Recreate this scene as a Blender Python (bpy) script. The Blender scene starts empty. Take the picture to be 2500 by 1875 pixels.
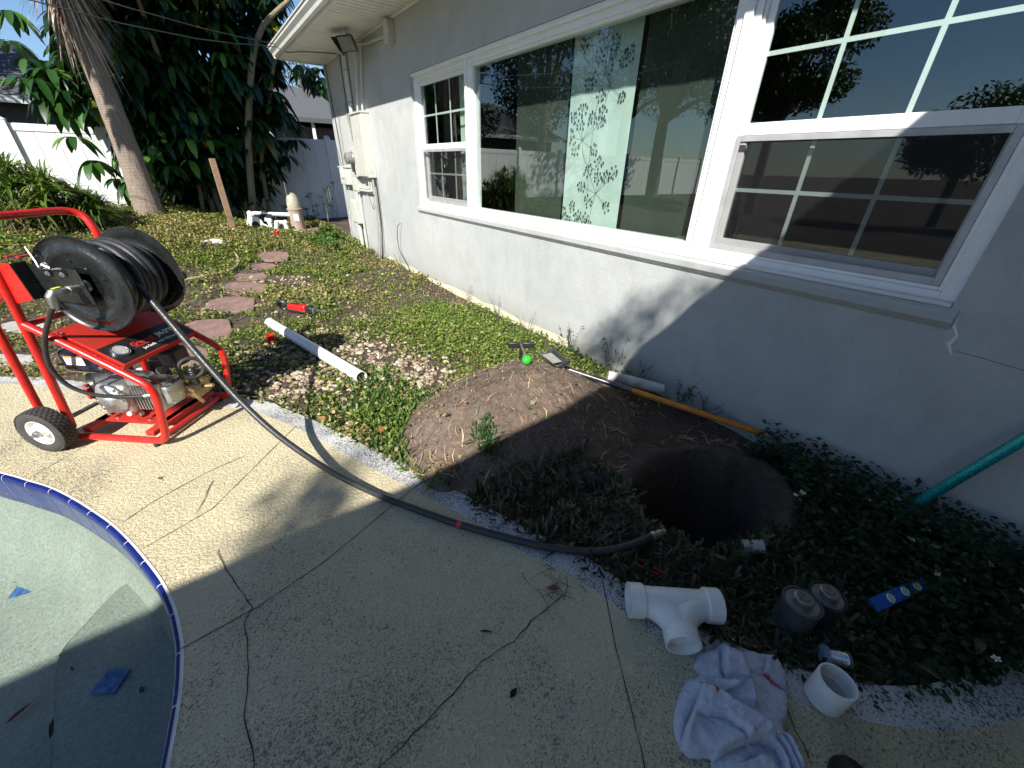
import bpy, bmesh, math, random
import numpy as np
from mathutils import Vector, Matrix
from mathutils.geometry import tessellate_polygon
R = math.radians
random.seed(7); rng = np.random.default_rng(11)
scene = bpy.context.scene
col = scene.collection

# ------------------------------------------------------------------ camera
FPX, PX, PY, HC = 953.0, 1250.0, 937.5, 1.42
PITCH, ROLL, YAW = R(28.95), R(1.4), R(36.8)
FW = Vector((math.sin(YAW)*math.cos(PITCH), math.cos(YAW)*math.cos(PITCH), -math.sin(PITCH)))
RT0 = Vector((math.cos(YAW), -math.sin(YAW), 0)); UP0 = RT0.cross(FW)
IX = math.cos(ROLL)*RT0 + math.sin(ROLL)*UP0
IY = math.sin(ROLL)*RT0 - math.cos(ROLL)*UP0
CAM = Vector((0, 0, HC))
cd = bpy.data.cameras.new('camera'); cam = bpy.data.objects.new('camera', cd); col.objects.link(cam)
cd.sensor_width = 36; cd.lens = 36*FPX/2500; cd.clip_start = .02; cd.clip_end = 3000
m = Matrix.Identity(4)
for i in range(3):
    m[i][0] = IX[i]; m[i][1] = -IY[i]; m[i][2] = -FW[i]; m[i][3] = CAM[i]
cam.matrix_world = m
scene.camera = cam

# ------------------------------------------------------------------ sky, sun, exposure
SUN = Vector((.95, .80, -1.0)).normalized()          # travel direction of the light
ELEV = math.asin(-SUN.z)
world = bpy.data.worlds.new('World'); scene.world = world; world.use_nodes = True
nt = world.node_tree; nt.nodes.clear()
wo = nt.nodes.new('ShaderNodeOutputWorld'); bg = nt.nodes.new('ShaderNodeBackground'); sk = nt.nodes.new('ShaderNodeTexSky')
sk.sky_type = 'NISHITA'; sk.sun_disc = False; sk.sun_elevation = ELEV
sk.sun_rotation = math.atan2(-SUN.x, -SUN.y) % (2*math.pi)
sk.air_density = 1.0; sk.dust_density = .15; sk.ozone_density = 6.0
bg.inputs['Strength'].default_value = .08
nt.links.new(sk.outputs[0], bg.inputs[0]); nt.links.new(bg.outputs[0], wo.inputs[0])
sl = bpy.data.lights.new('sun', 'SUN'); sl.energy = 5.0; sl.angle = R(.53); sl.color = (1, .955, .88)
so = bpy.data.objects.new('sun', sl); col.objects.link(so)
so.rotation_euler = SUN.to_track_quat('-Z', 'Y').to_euler(); so.location = (-12, -10, 20)
vs = scene.view_settings
vs.view_transform = 'Standard'; vs.look = 'None'; vs.exposure = .86; vs.gamma = 1
scene.render.engine = 'CYCLES'
scene.cycles.max_bounces = 8; scene.cycles.transparent_max_bounces = 16

# ------------------------------------------------------------------ photo pixel -> place
def ray(px, py): return (FW*FPX + IX*(px-PX) + IY*(py-PY)).normalized()
def gnd(px, py, z=0.0):
    d = ray(px, py); return CAM + d*((z-HC)/d.z)
def planex(px, py, X):
    d = ray(px, py); return CAM + d*(X/d.x)
def planey(px, py, Y):
    d = ray(px, py); return CAM + d*(Y/d.y)
def proj(P):
    v = Vector(P)-CAM; d = v.dot(FW); return (PX+FPX*v.dot(IX)/d, PY+FPX*v.dot(IY)/d)
def z2(x, y): return (x*.3797, y*.3797)
def z3(x, y): return (600+x*.4219, y*.4219)
def z4(x, y): return (1100+x*.3917, y*.3917)
def z6(x, y): return (500+x*.3617, 550+y*.3617)
def z7(x, y): return (1000+x*.4069, 800+y*.4069)
def z9(x, y): return (1600+x*.3617, 1380+y*.3617)
def zp(x, y): return (x*.449, 1130+y*.449)

# ------------------------------------------------------------------ materials
def new_mat(name):
    mt = bpy.data.materials.new(name); mt.use_nodes = True
    n = mt.node_tree; b = n.nodes['Principled BSDF']
    return mt, n, b
def nd(n, t, **kw):
    x = n.nodes.new(t)
    for k, v in kw.items(): setattr(x, k, v)
    return x
def coords(n, kind='Object', scale=(1, 1, 1)):
    tc = nd(n, 'ShaderNodeTexCoord'); mp = nd(n, 'ShaderNodeMapping'); mp.inputs['Scale'].default_value = scale
    n.links.new(tc.outputs[kind], mp.inputs[0]); return mp.outputs[0]
def noise(n, vec, scale, detail=4, rough=.55, dist=0):
    x = nd(n, 'ShaderNodeTexNoise'); x.inputs['Scale'].default_value = scale; x.inputs['Detail'].default_value = detail
    x.inputs['Roughness'].default_value = rough; x.inputs['Distortion'].default_value = dist
    n.links.new(vec, x.inputs['Vector']); return x.outputs['Fac']
def ramp(n, fac, stops):
    x = nd(n, 'ShaderNodeValToRGB'); e = x.color_ramp.elements
    while len(e) > 1: e.remove(e[0])
    e[0].position = stops[0][0]; e[0].color = stops[0][1] if len(stops[0][1]) == 4 else (*stops[0][1], 1)
    for p, c in stops[1:]:
        q = e.new(p); q.color = c if len(c) == 4 else (*c, 1)
    n.links.new(fac, x.inputs[0]); return x.outputs[0]
def mixc(n, fac, a, b, mode='MIX'):
    x = nd(n, 'ShaderNodeMix', data_type='RGBA', blend_type=mode)
    for s, v in ((x.inputs[0], fac), (x.inputs[6], a), (x.inputs[7], b)):
        if hasattr(v, 'links') or hasattr(v, 'is_linked'): n.links.new(v, s)
        elif isinstance(v, (int, float)): s.default_value = v
        else: s.default_value = (*v, 1) if len(v) == 3 else v
    return x.outputs[2]
def math_(n, op, a, b=0.0):
    x = nd(n, 'ShaderNodeMath', operation=op)
    for s, v in ((x.inputs[0], a), (x.inputs[1], b)):
        if hasattr(v, 'is_linked'): n.links.new(v, s)
        else: s.default_value = v
    return x.outputs[0]
def bump(n, b, h, strength=.3, dist=.01, prev=None):
    x = nd(n, 'ShaderNodeBump'); x.inputs['Strength'].default_value = strength; x.inputs['Distance'].default_value = dist
    n.links.new(h, x.inputs['Height'])
    if prev is not None: n.links.new(prev, x.inputs['Normal'])
    n.links.new(x.outputs[0], b.inputs['Normal']); return x.outputs[0]
def mat(name, c, rough=.5, metal=0, var=.15, vs_=8, bs=0, bscale=60, c2=None, spec=.5, coat=0, kind='Object'):
    mt, n, b = new_mat(name)
    v = coords(n, kind)
    f = noise(n, v, vs_, 5, .6)
    lo = tuple(max(0, x*(1-var)) for x in c) if c2 is None else c2
    hi = tuple(min(1, x*(1+var)) for x in c) if c2 is None else c
    n.links.new(ramp(n, f, [(.3, lo), (.7, hi)]), b.inputs['Base Color'])
    b.inputs['Metallic'].default_value = metal; b.inputs['Specular IOR Level'].default_value = spec
    f2 = noise(n, v, vs_*5, 3)
    n.links.new(ramp(n, f2, [(.25, (max(0, rough-.12),)*3), (.75, (min(1, rough+.12),)*3)]), b.inputs['Roughness'])
    if bs: bump(n, b, noise(n, v, bscale, 5, .6), bs, .01)
    if coat: b.inputs['Coat Weight'].default_value = coat; b.inputs['Coat Roughness'].default_value = .1
    return mt

def make_stucco():
    mt, n, b = new_mat('stucco'); v = coords(n)
    big = noise(n, v, .9, 6, .65, .6); mid = noise(n, v, 5, 6, .7); streak = noise(n, coords(n, 'Object', (6, 6, .55)), 2.2, 5, .6)
    c = ramp(n, big, [(.3, (.375, .395, .39)), (.5, (.43, .447, .44)), (.72, (.49, .505, .497))])
    c = mixc(n, ramp(n, mid, [(.42, (0, 0, 0)), (.75, (.5, .5, .5))]), c, (.335, .345, .335))
    c = mixc(n, ramp(n, streak, [(.56, (0, 0, 0)), (.75, (.32, .32, .32))]), c, (.30, .31, .295))
    # damp, dirty splash zone by the soil
    sep = nd(n, 'ShaderNodeSeparateXYZ'); n.links.new(v, sep.inputs[0])
    low = math_(n, 'ADD', sep.outputs[2], math_(n, 'MULTIPLY', math_(n, 'SUBTRACT', mid, .5), .5))
    c = mixc(n, ramp(n, low, [(.03, (.55, .55, .55)), (.22, (0, 0, 0))]), c, (.30, .285, .245))
    n.links.new(c, b.inputs['Base Color']); b.inputs['Roughness'].default_value = .88
    p = bump(n, b, noise(n, v, 2.2, 3, .5), .35, .03)
    p = bump(n, b, noise(n, v, 38, 5, .7), .5, .007, p)
    bump(n, b, noise(n, v, 190, 3, .6), .25, .002, p)
    return mt
def make_deck():
    mt, n, b = new_mat('deck_coating'); v = coords(n)
    big = noise(n, v, 1.1, 5, .6, .4); mid = noise(n, v, 7, 5, .65)
    c = ramp(n, big, [(.3, (.54, .47, .30)), (.52, (.61, .535, .345)), (.75, (.64, .57, .385))])
    c = mixc(n, ramp(n, mid, [(.4, (0, 0, 0)), (.8, (.35, .35, .35))]), c, (.47, .41, .29))
    # black mildew in the low spots of the knock-down finish, in patches
    sp1 = noise(n, v, 150, 3, .6, .3); sp2 = noise(n, v, 85, 4, .65, .4); patch = noise(n, v, 1.7, 4, .6, .5)
    msk = ramp(n, patch, [(.36, (0, 0, 0)), (.66, (1, 1, 1))])
    thr = math_(n, 'ADD', sp1, math_(n, 'MULTIPLY', msk, .12))
    s1 = ramp(n, thr, [(.615, (0, 0, 0)), (.69, (.7, .7, .7))])
    thr2 = math_(n, 'ADD', sp2, math_(n, 'MULTIPLY', msk, .13))
    s2 = ramp(n, thr2, [(.655, (0, 0, 0)), (.73, (.7, .7, .7))])
    c = mixc(n, s1, c, (.10, .085, .06)); c = mixc(n, s2, c, (.09, .08, .065))
    soft = ramp(n, noise(n, v, 2.6, 6, .7, .6), [(.55, (0, 0, 0)), (.75, (.45, .45, .45))])
    c = mixc(n, soft, c, (.33, .31, .26))
    n.links.new(c, b.inputs['Base Color']); b.inputs['Roughness'].default_value = .72
    h = ramp(n, noise(n, v, 78, 4, .62, .4), [(.36, (0, 0, 0)), (.56, (1, 1, 1))])
    p = bump(n, b, h, .75, .005)
    bump(n, b, noise(n, v, 260, 2, .5), .2, .0015, p)
    return mt
def make_border():
    mt, n, b = new_mat('bare_concrete_border'); v = coords(n)
    c = ramp(n, noise(n, v, 4, 5, .65), [(.3, (.36, .36, .36)), (.7, (.62, .62, .60))])
    thr = math_(n, 'ADD', noise(n, v, 120, 4, .7), math_(n, 'MULTIPLY', noise(n, v, 6, 4, .6), .35))
    c = mixc(n, ramp(n, thr, [(.68, (0, 0, 0)), (.76, (.9, .9, .9))]), c, (.05, .05, .05))
    n.links.new(c, b.inputs['Base Color']); b.inputs['Roughness'].default_value = .85
    bump(n, b, noise(n, v, 110, 4, .7), .5, .004)
    return mt
def make_soil(name='soil', c1=(.065, .048, .037), c2=(.15, .115, .09)):
    mt, n, b = new_mat(name); v = coords(n)
    c = ramp(n, noise(n, v, 3, 8, .7), [(.3, c1), (.7, c2)])
    c = mixc(n, ramp(n, noise(n, v, 60, 4, .7), [(.35, (.6, .6, .6)), (.6, (0, 0, 0))]), c, tuple(x*.55 for x in c1))
    c = mixc(n, ramp(n, noise(n, v, 150, 3, .6), [(.66, (0, 0, 0)), (.74, (.8, .8, .8))]), c, (.42, .34, .25))
    n.links.new(c, b.inputs['Base Color']); b.inputs['Roughness'].default_value = .95; b.inputs['Specular IOR Level'].default_value = .2
    p = bump(n, b, noise(n, v, 22, 6, .7), .8, .03)
    bump(n, b, noise(n, v, 120, 4, .7), .6, .008, p)
    return mt
def make_leaf(name, rough=.45, trans=.25, spec=.5, gain=1.0):
    mt, n, b = new_mat(name)
    a = nd(n, 'ShaderNodeAttribute', attribute_name='Col')
    n.links.new(a.outputs['Color'], b.inputs['Base Color'])
    b.inputs['Roughness'].default_value = rough; b.inputs['Specular IOR Level'].default_value = spec
    tr = nd(n, 'ShaderNodeBsdfTranslucent'); n.links.new(mixc(n, 1.0, a.outputs['Color'], (1.0*gain, 1.0*gain, .45*gain), 'MULTIPLY'), tr.inputs[0])
    mx = nd(n, 'ShaderNodeMixShader'); mx.inputs[0].default_value = trans
    out = n.nodes['Material Output']
    n.links.new(b.outputs[0], mx.inputs[1]); n.links.new(tr.outputs[0], mx.inputs[2]); n.links.new(mx.outputs[0], out.inputs[0])
    return mt
def make_glass(name, tint, boost, base):
    mt, n, b = new_mat(name); out = n.nodes['Material Output']; n.nodes.remove(b)
    t = nd(n, 'ShaderNodeBsdfTransparent'); t.inputs[0].default_value = (*tint, 1)
    g = nd(n, 'ShaderNodeBsdfGlossy'); g.inputs['Roughness'].default_value = .004; g.inputs[0].default_value = (.97, 1, .99, 1)
    fr = nd(n, 'ShaderNodeLayerWeight'); fr.inputs[0].default_value = .5
    v = coords(n); nz = nd(n, 'ShaderNodeBump'); nz.inputs['Strength'].default_value = .02; nz.inputs['Distance'].default_value = .02
    n.links.new(noise(n, v, 1.6, 2, .4), nz.inputs['Height']); n.links.new(nz.outputs[0], g.inputs['Normal'])
    f = math_(n, 'ADD', math_(n, 'MULTIPLY', math_(n, 'POWER', fr.outputs['Facing'], 4), boost), base)
    mx = nd(n, 'ShaderNodeMixShader'); n.links.new(f, mx.inputs[0]); n.links.new(t.outputs[0], mx.inputs[1]); n.links.new(g.outputs[0], mx.inputs[2])
    n.links.new(mx.outputs[0], out.inputs[0]); return mt
def make_screen():
    mt, n, b = new_mat('insect_screen'); out = n.nodes['Material Output']
    b.inputs['Base Color'].default_value = (.014, .014, .016, 1); b.inputs['Roughness'].default_value = .6
    t = nd(n, 'ShaderNodeBsdfTransparent'); mx = nd(n, 'ShaderNodeMixShader'); mx.inputs[0].default_value = .22
    n.links.new(t.outputs[0], mx.inputs[1]); n.links.new(b.outputs[0], mx.inputs[2]); n.links.new(mx.outputs[0], out.inputs[0])
    return mt
def make_water():
    mt, n, b = new_mat('pool_water'); out = n.nodes['Material Output']; n.nodes.remove(b)
    t = nd(n, 'ShaderNodeBsdfTransparent'); t.inputs[0].default_value = (.87, .935, .915, 1)
    g = nd(n, 'ShaderNodeBsdfGlossy'); g.inputs['Roughness'].default_value = .01
    fr = nd(n, 'ShaderNodeLayerWeight'); fr.inputs[0].default_value = .5
    nz = nd(n, 'ShaderNodeBump'); nz.inputs['Strength'].default_value = .08; nz.inputs['Distance'].default_value = .02
    n.links.new(noise(n, coords(n), 5, 2, .4), nz.inputs['Height']); n.links.new(nz.outputs[0], g.inputs['Normal']); fac = math_(n, 'ADD', math_(n, 'MULTIPLY', math_(n, 'POWER', fr.outputs['Facing'], 5), .97), .02)
    mx = nd(n, 'ShaderNodeMixShader'); n.links.new(fac, mx.inputs[0]); n.links.new(t.outputs[0], mx.inputs[1]); n.links.new(g.outputs[0], mx.inputs[2])
    n.links.new(mx.outputs[0], out.inputs[0]); return mt
def make_bark(name, c1, c2, ring=14, vert=60, strength=.9):
    mt, n, b = new_mat(name); v = coords(n)
    w = nd(n, 'ShaderNodeTexWave', wave_type='BANDS', bands_direction='Z'); w.inputs['Scale'].default_value = ring; w.inputs['Distortion'].default_value = 5; w.inputs['Detail'].default_value = 3
    n.links.new(v, w.inputs[0])
    fib = noise(n, coords(n, 'Object', (vert, vert, 5)), 1, 5, .7)
    c = ramp(n, math_(n, 'ADD', math_(n, 'MULTIPLY', w.outputs[1], .14), math_(n, 'MULTIPLY', fib, .86)), [(.3, c1), (.62, c2)])
    n.links.new(c, b.inputs['Base Color']); b.inputs['Roughness'].default_value = .9
    bump(n, b, math_(n, 'ADD', math_(n, 'MULTIPLY', w.outputs[1], .22), fib), strength, .02); return mt
def make_terry():
    mt, n, b = new_mat('terry_cloth'); v = coords(n)
    a = nd(n, 'ShaderNodeAttribute', attribute_name='Col')
    c = mixc(n, ramp(n, noise(n, v, 18, 5, .7), [(.35, (.35, .35, .35)), (.65, (0, 0, 0))]), a.outputs['Color'], (.40, .42, .50))
    n.links.new(c, b.inputs['Base Color']); b.inputs['Roughness'].default_value = 1; b.inputs['Specular IOR Level'].default_value = .1
    b.inputs['Sheen Weight'].default_value = .5; b.inputs['Sheen Roughness'].default_value = .6
    vo = nd(n, 'ShaderNodeTexVoronoi'); vo.inputs['Scale'].default_value = 420; n.links.new(v, vo.inputs[0])
    p = bump(n, b, vo.outputs[0], .7, .003); bump(n, b, noise(n, v, 45, 4, .6), .5, .01, p); return mt
def make_plaster():
    mt, n, b = new_mat('pool_plaster'); v = coords(n)
    c = ramp(n, noise(n, v, 2.5, 6, .7), [(.3, (.27, .285, .24)), (.7, (.37, .385, .33))])
    c = mixc(n, ramp(n, noise(n, v, 70, 5, .75), [(.36, (.75, .75, .75)), (.60, (0, 0, 0))]), c, (.17, .185, .16))
    n.links.new(c, b.inputs['Base Color']); b.inputs['Roughness'].default_value = .8
    bump(n, b, noise(n, v, 70, 5, .75), .7, .01); return mt

M = {}
M['stucco'] = make_stucco(); M['deck'] = make_deck(); M['border'] = make_border()
M['soil'] = make_soil(); M['dug'] = make_soil('dug_soil', (.125, .09, .07), (.235, .178, .143))
M['weed'] = make_leaf('weed_leaf', .5, .3); M['straw'] = make_leaf('dry_litter', .8, .1, .2)
M['big_leaf'] = make_leaf('glossy_leaf', .27, .16, .6); M['strap'] = make_leaf('strap_leaf', .42, .2)
M['glass'] = make_glass('window_glass', (.86, .91, .89), .9, .075); M['screen'] = make_screen(); M['water'] = make_water()
M['palm_bark'] = make_bark('palm_bark', (.12, .09, .07), (.34, .275, .22)); M['bark'] = make_bark('pale_bark', (.12, .10, .06), (.26, .22, .13), 10, 40, .5)
M['terry'] = make_terry(); M['plaster'] = make_plaster()
M['vinyl'] = mat('white_vinyl', (.80, .80, .79), .4, 0, .06, 3, .05, 30)
M['frame'] = mat('white_window_frame', (.80, .81, .80), .35, 0, .05, 6, .06, 80)
M['alu'] = mat('grey_screen_frame', (.42, .42, .43), .45, .2, .15, 12)
M['white_metal'] = mat('white_gutter_paint', (.74, .74, .72), .4, 0, .1, 5, .05, 20, c2=(.62, .62, .58))
M['soffit'] = mat('soffit_vinyl', (.72, .72, .66), .5, 0, .06, 4)
M['shingle'] = mat('roof_shingle', (.16, .16, .165), .9, 0, .3, 20, .5, 60)
M['grey_box'] = mat('grey_enclosure_paint', (.55, .55, .50), .5, .1, .1, 9, .08, 40)
M['steel'] = mat('galvanised_steel', (.36, .36, .36), .42, .85, .2, 25)
M['galv'] = mat('bright_steel', (.72, .72, .72), .25, 1, .15, 30)
M['cast'] = mat('cast_aluminium', (.52, .52, .50), .42, .85, .25, 22, .25, 120)
M['brass'] = mat('dirty_brass', (.36, .27, .14), .45, .8, .3, 30, .2, 90)
M['glassball'] = mat('green_plastic', (.02, .42, .03), .15, 0, .1, 6, coat=.6)
M['black_pl'] = mat('black_plastic', (.018, .018, .019), .45, 0, .3, 20, .05, 90)
M['black_paint'] = mat('black_gloss_paint', (.014, .016, .016), .28, 0, .35, 14, .06, 50, coat=.2)
M['tank'] = mat('dark_blue_tank_paint', (.008, .009, .018), .2, 0, .2, 9, coat=.6)
M['rubber'] = mat('black_rubber', (.022, .022, .023), .6, 0, .25, 30, .15, 120)
M['hose'] = mat('hose_rubber', (.028, .029, .03), .42, 0, .3, 30, .1, 150)
M['tyre'] = mat('dusty_tyre', (.045, .042, .038), .8, 0, .3, 20, .25, 90)
M['red'] = mat('red_frame_paint', (.52, .016, .010), .35, 0, .2, 9, .06, 70, coat=.25)
M['red_dull'] = mat('worn_red_paint', (.50, .025, .014), .5, 0, .25, 16, .1, 60, c2=(.36, .03, .018))
M['orange'] = mat('orange_fibreglass', (.62, .21, .012), .45, 0, .2, 14)
M['white_pl'] = mat('white_pvc', (.80, .80, .77), .3, 0, .05, 5, .03, 60)
M['old_pvc'] = mat('weathered_pvc', (.72, .70, .66), .6, 0, .1, 9, .25, 60, c2=(.36, .34, .31))
M['label_w'] = mat('white_label', (.75, .73, .70), .5, 0, .06, 30)
M['label_k'] = mat('black_label', (.018, .017, .018), .4, 0, .4, 18)
M['text_w'] = mat('white_print', (.72, .72, .72), .5, 0, .1, 40); M['text_r'] = mat('red_print', (.62, .04, .03), .5, 0, .1, 40)
M['gauge'] = mat('gauge_face', (.55, .55, .52), .3, .3, .25, 40, .2, 60)
M['tile'] = mat('cobalt_glazed_tile', (.007, .014, .12), .22, 0, .3, 12, coat=.15)
M['grout'] = mat('white_grout', (.74, .74, .70), .8, 0, .12, 14, .3, 90)
M['mosaic'] = mat('blue_mosaic_print', (.10, .22, .45), .4, 0, .4, 40, c2=(.015, .04, .16))
M['flag'] = mat('red_flagstone', (.29, .175, .145), .9, 0, .2, 9, .7, 110, c2=(.155, .105, .095))
M['greystone'] = mat('grey_stone', (.40, .38, .35), .9, 0, .25, 9, .4, 60)
M['wood'] = mat('weathered_stake', (.34, .21, .13), .8, 0, .3, 30, .5, 60, c2=(.20, .13, .09))
M['tan_filter'] = mat('stained_filter_tank', (.36, .29, .24), .6, 0, .15, 7, .1, 40); M['filter_dome'] = mat('mossy_filter_dome', (.50, .47, .36), .5, 0, .2, 6, .15, 30, c2=(.20, .18, .10))
M['teal'] = mat('teal_anodised_pole', (.02, .36, .40), .25, .6, .2, 30); M['navy'] = mat('navy_pole', (.012, .014, .05), .4, 0, .2, 20)
M['can'] = mat('grey_can_print', (.10, .115, .13), .5, .2, .4, 18, c2=(.05, .06, .07)); M['can_lid'] = mat('dirty_tin', (.30, .29, .27), .4, .8, .4, 30, .15, 60); M['can_d'] = mat('purple_black_can', (.045, .035, .05), .5, .2, .4, 18)
M['level'] = mat('blue_level_body', (.015, .10, .42), .35, .1, .15, 30)
M['solder'] = mat('solder_wire', (.62, .64, .66), .3, .95, .15, 40); M['spool'] = mat('blue_spool_paper', (.12, .20, .34), .5, 0, .4, 50, c2=(.45, .50, .58))
M['leather'] = mat('black_shoe', (.008, .008, .009), .7, 0, .3, 20, .2, 60); M['glove'] = mat('black_glove', (.012, .012, .016), .8, 0, .3, 30, .5, 80)
M['socket'] = mat('dark_forged_steel', (.10, .10, .105), .35, .8, .2, 25); M['lamp_glass'] = mat('lamp_glass', (.22, .23, .22), .1, .1, .2, 30); M['cable'] = mat('grey_cable', (.30, .30, .28), .6, 0, .2, 20); M['black_cable'] = mat('black_cable', (.02, .02, .02), .6)
M['mint'] = mat('mint_curtain_cloth', (.60, .68, .63), .9, 0, .05, 8, .1, 200); M['dark_blind'] = mat('olive_grey_blind', (.05, .06, .048), .9, 0, .12, 3, .2, 90); M['motif'] = mat('dark_grey_motif', (.06, .085, .075), .9)
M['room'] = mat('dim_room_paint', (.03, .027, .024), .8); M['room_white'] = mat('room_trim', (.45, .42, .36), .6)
M['yellow_base'] = mat('flaking_base_paint', (.62, .50, .24), .85, 0, .3, 20, .4, 60, c2=(.66, .68, .64))
M['nbr_wall'] = mat('neighbour_wall', (.12, .11, .10), .9); M['nbr_roof'] = mat('neighbour_roof', (.085, .088, .095), .9, 0, .2, 12, .3, 40)
M['pebble'] = mat('river_pebble', (.50, .42, .31), .7, 0, .35, 25, kind='Object'); M['crack'] = mat('dark_crack', (.035, .03, .025), 1)
M['sticker'] = mat('grey_sticker', (.30, .29, .28), .5, 0, .3, 60); M['yellow'] = mat('yellow_tag', (.70, .72, .03), .5); M['red_pl'] = mat('red_plastic', (.60, .018, .014), .3, 0, .2, 10, coat=.3)
M['paper'] = mat('paper_label', (.42, .38, .32), .7)

# ------------------------------------------------------------------ mesh helpers
def wm(o):
    mm = o.matrix_basis.copy()
    return wm(o.parent) @ mm if o.parent else mm
def tag(o, label=None, cat=None, group=None, kind=None):
    if label: o['label'] = label
    if cat: o['category'] = cat
    if group: o['group'] = group
    if kind: o['kind'] = kind
    return o
def thing(name, label, cat, loc=(0, 0, 0), rz=0, group=None):
    o = bpy.data.objects.new(name, None); col.objects.link(o); o.empty_display_size = .1
    o.location = loc; o.rotation_euler = (0, 0, rz)
    return tag(o, label, cat, group)
def frame_of(a):
    a = Vector(a).normalized(); t = Vector((0, 0, 1)) if abs(a.z) < .9 else Vector((1, 0, 0))
    x = a.cross(t).normalized(); return x, a.cross(x).normalized(), a
class MB:
    def __init__(s): s.V = []; s.F = []
    def add(s, V, F):
        k = len(s.V); s.V += [tuple(v) for v in V]; s.F += [tuple(i+k for i in f) for f in F]; return s
    def boxmm(s, x0, x1, y0, y1, z0, z1):
        return s.add([(x0, y0, z0), (x1, y0, z0), (x1, y1, z0), (x0, y1, z0), (x0, y0, z1), (x1, y0, z1), (x1, y1, z1), (x0, y1, z1)],
                     [(3, 2, 1, 0), (4, 5, 6, 7), (0, 1, 5, 4), (1, 2, 6, 5), (2, 3, 7, 6), (3, 0, 4, 7)])
    def box(s, c, sz, ax=None):
        c = Vector(c); X, Y, Z = ax if ax else (Vector((1, 0, 0)), Vector((0, 1, 0)), Vector((0, 0, 1)))
        P = []
        for dz in (-.5, .5):
            for dx, dy in ((-.5, -.5), (.5, -.5), (.5, .5), (-.5, .5)): P.append(c + X*(dx*sz[0]) + Y*(dy*sz[1]) + Z*(dz*sz[2]))
        return s.add(P, [(3, 2, 1, 0), (4, 5, 6, 7), (0, 1, 5, 4), (1, 2, 6, 5), (2, 3, 7, 6), (3, 0, 4, 7)])
    def tube(s, pts, r, n=8, caps=True):
        pts = [Vector(p) for p in pts]; k = len(pts); rr = r if isinstance(r, (list, tuple)) else [r]*k
        V = []; F = []; x = None
        for i, p in enumerate(pts):
            t = (pts[min(i+1, k-1)] - pts[max(i-1, 0)]).normalized()
            if x is None: x = frame_of(t)[0]
            x = (x - t*x.dot(t)).normalized(); y = t.cross(x)
            for j in range(n):
                a = 2*math.pi*j/n; V.append(p + (x*math.cos(a) + y*math.sin(a))*rr[i])
        for i in range(k-1):
            for j in range(n): F.append((i*n+j, i*n+(j+1) % n, (i+1)*n+(j+1) % n, (i+1)*n+j))
        if caps: F.append(tuple(range(n-1, -1, -1))); F.append(tuple(range((k-1)*n, k*n)))
        return s.add(V, F)
    def lathe(s, o, axis, prof, n=24, caps=True):
        o = Vector(o); x, y, a = frame_of(axis); V = []; F = []; k = len(prof)
        for t, r in prof:
            for j in range(n):
                q = 2*math.pi*j/n; V.append(o + a*t + (x*math.cos(q) + y*math.sin(q))*r)
        for i in range(k-1):
            for j in range(n): F.append((i*n+j, i*n+(j+1) % n, (i+1)*n+(j+1) % n, (i+1)*n+j))
        if caps: F.append(tuple(range(n-1, -1, -1))); F.append(tuple(range((k-1)*n, k*n)))
        return s.add(V, F)
    def prism(s, poly, z0, z1):
        n = len(poly); V = [(p[0], p[1], z0) for p in poly] + [(p[0], p[1], z1) for p in poly]
        return s.add(V, [tuple(range(n-1, -1, -1)), tuple(range(n, 2*n))] + [(i, (i+1) % n, n+(i+1) % n, n+i) for i in range(n)])
    def extr(s, poly, vec):
        n = len(poly); vec = Vector(vec); V = [Vector(p) for p in poly] + [Vector(p)+vec for p in poly]
        return s.add(V, [tuple(range(n-1, -1, -1)), tuple(range(n, 2*n))] + [(i, (i+1) % n, n+(i+1) % n, n+i) for i in range(n)])
    def torus(s, c, axis, R_, r, n=24, m=8):
        x, y, a = frame_of(axis); c = Vector(c); V = []; F = []
        for i in range(n):
            q = 2*math.pi*i/n; d = x*math.cos(q) + y*math.sin(q)
            for j in range(m):
                p = 2*math.pi*j/m; V.append(c + d*(R_ + r*math.cos(p)) + a*(r*math.sin(p)))
        for i in range(n):
            for j in range(m): F.append((i*m+j, ((i+1) % n)*m+j, ((i+1) % n)*m+(j+1) % m, i*m+(j+1) % m))
        return s.add(V, F)
    def sphere(s, c, r, nu=12, nv=8, sc=(1, 1, 1), ax=None):
        c = Vector(c); V = []; F = []
        X, Y, Z = ax if ax else (Vector((1, 0, 0)), Vector((0, 1, 0)), Vector((0, 0, 1)))
        for i in range(nv+1):
            t = math.pi*i/nv
            for j in range(nu):
                q = 2*math.pi*j/nu
                V.append(c + X*(r*sc[0]*math.sin(t)*math.cos(q)) + Y*(r*sc[1]*math.sin(t)*math.sin(q)) + Z*(r*sc[2]*math.cos(t)))
        for i in range(nv):
            for j in range(nu): F.append((i*nu+j, (i+1)*nu+j, (i+1)*nu+(j+1) % nu, i*nu+(j+1) % nu))
        return s.add(V, F)
    def build(s, name, mt, parent=None, smooth=True, bevel=0, world=True, ang=38, seg=2):
        me = bpy.data.meshes.new(name); V = [Vector(v) for v in s.V]
        o = bpy.data.objects.new(name, me); col.objects.link(o)
        if parent is not None:
            o.parent = parent
            if world:
                inv = wm(parent).inverted(); V = [inv @ v for v in V]
        else:
            xs = [v.x for v in V]; ys = [v.y for v in V]
            loc = Vector(((min(xs)+max(xs))/2, (min(ys)+max(ys))/2, min(v.z for v in V))); o.location = loc; V = [v-loc for v in V]
        me.from_pydata(V, [], s.F); me.validate(); me.update()
        me.materials.append(mt if not isinstance(mt, str) else M[mt])
        if smooth: me.shade_smooth(); me.set_sharp_from_angle(angle=R(ang))
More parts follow.
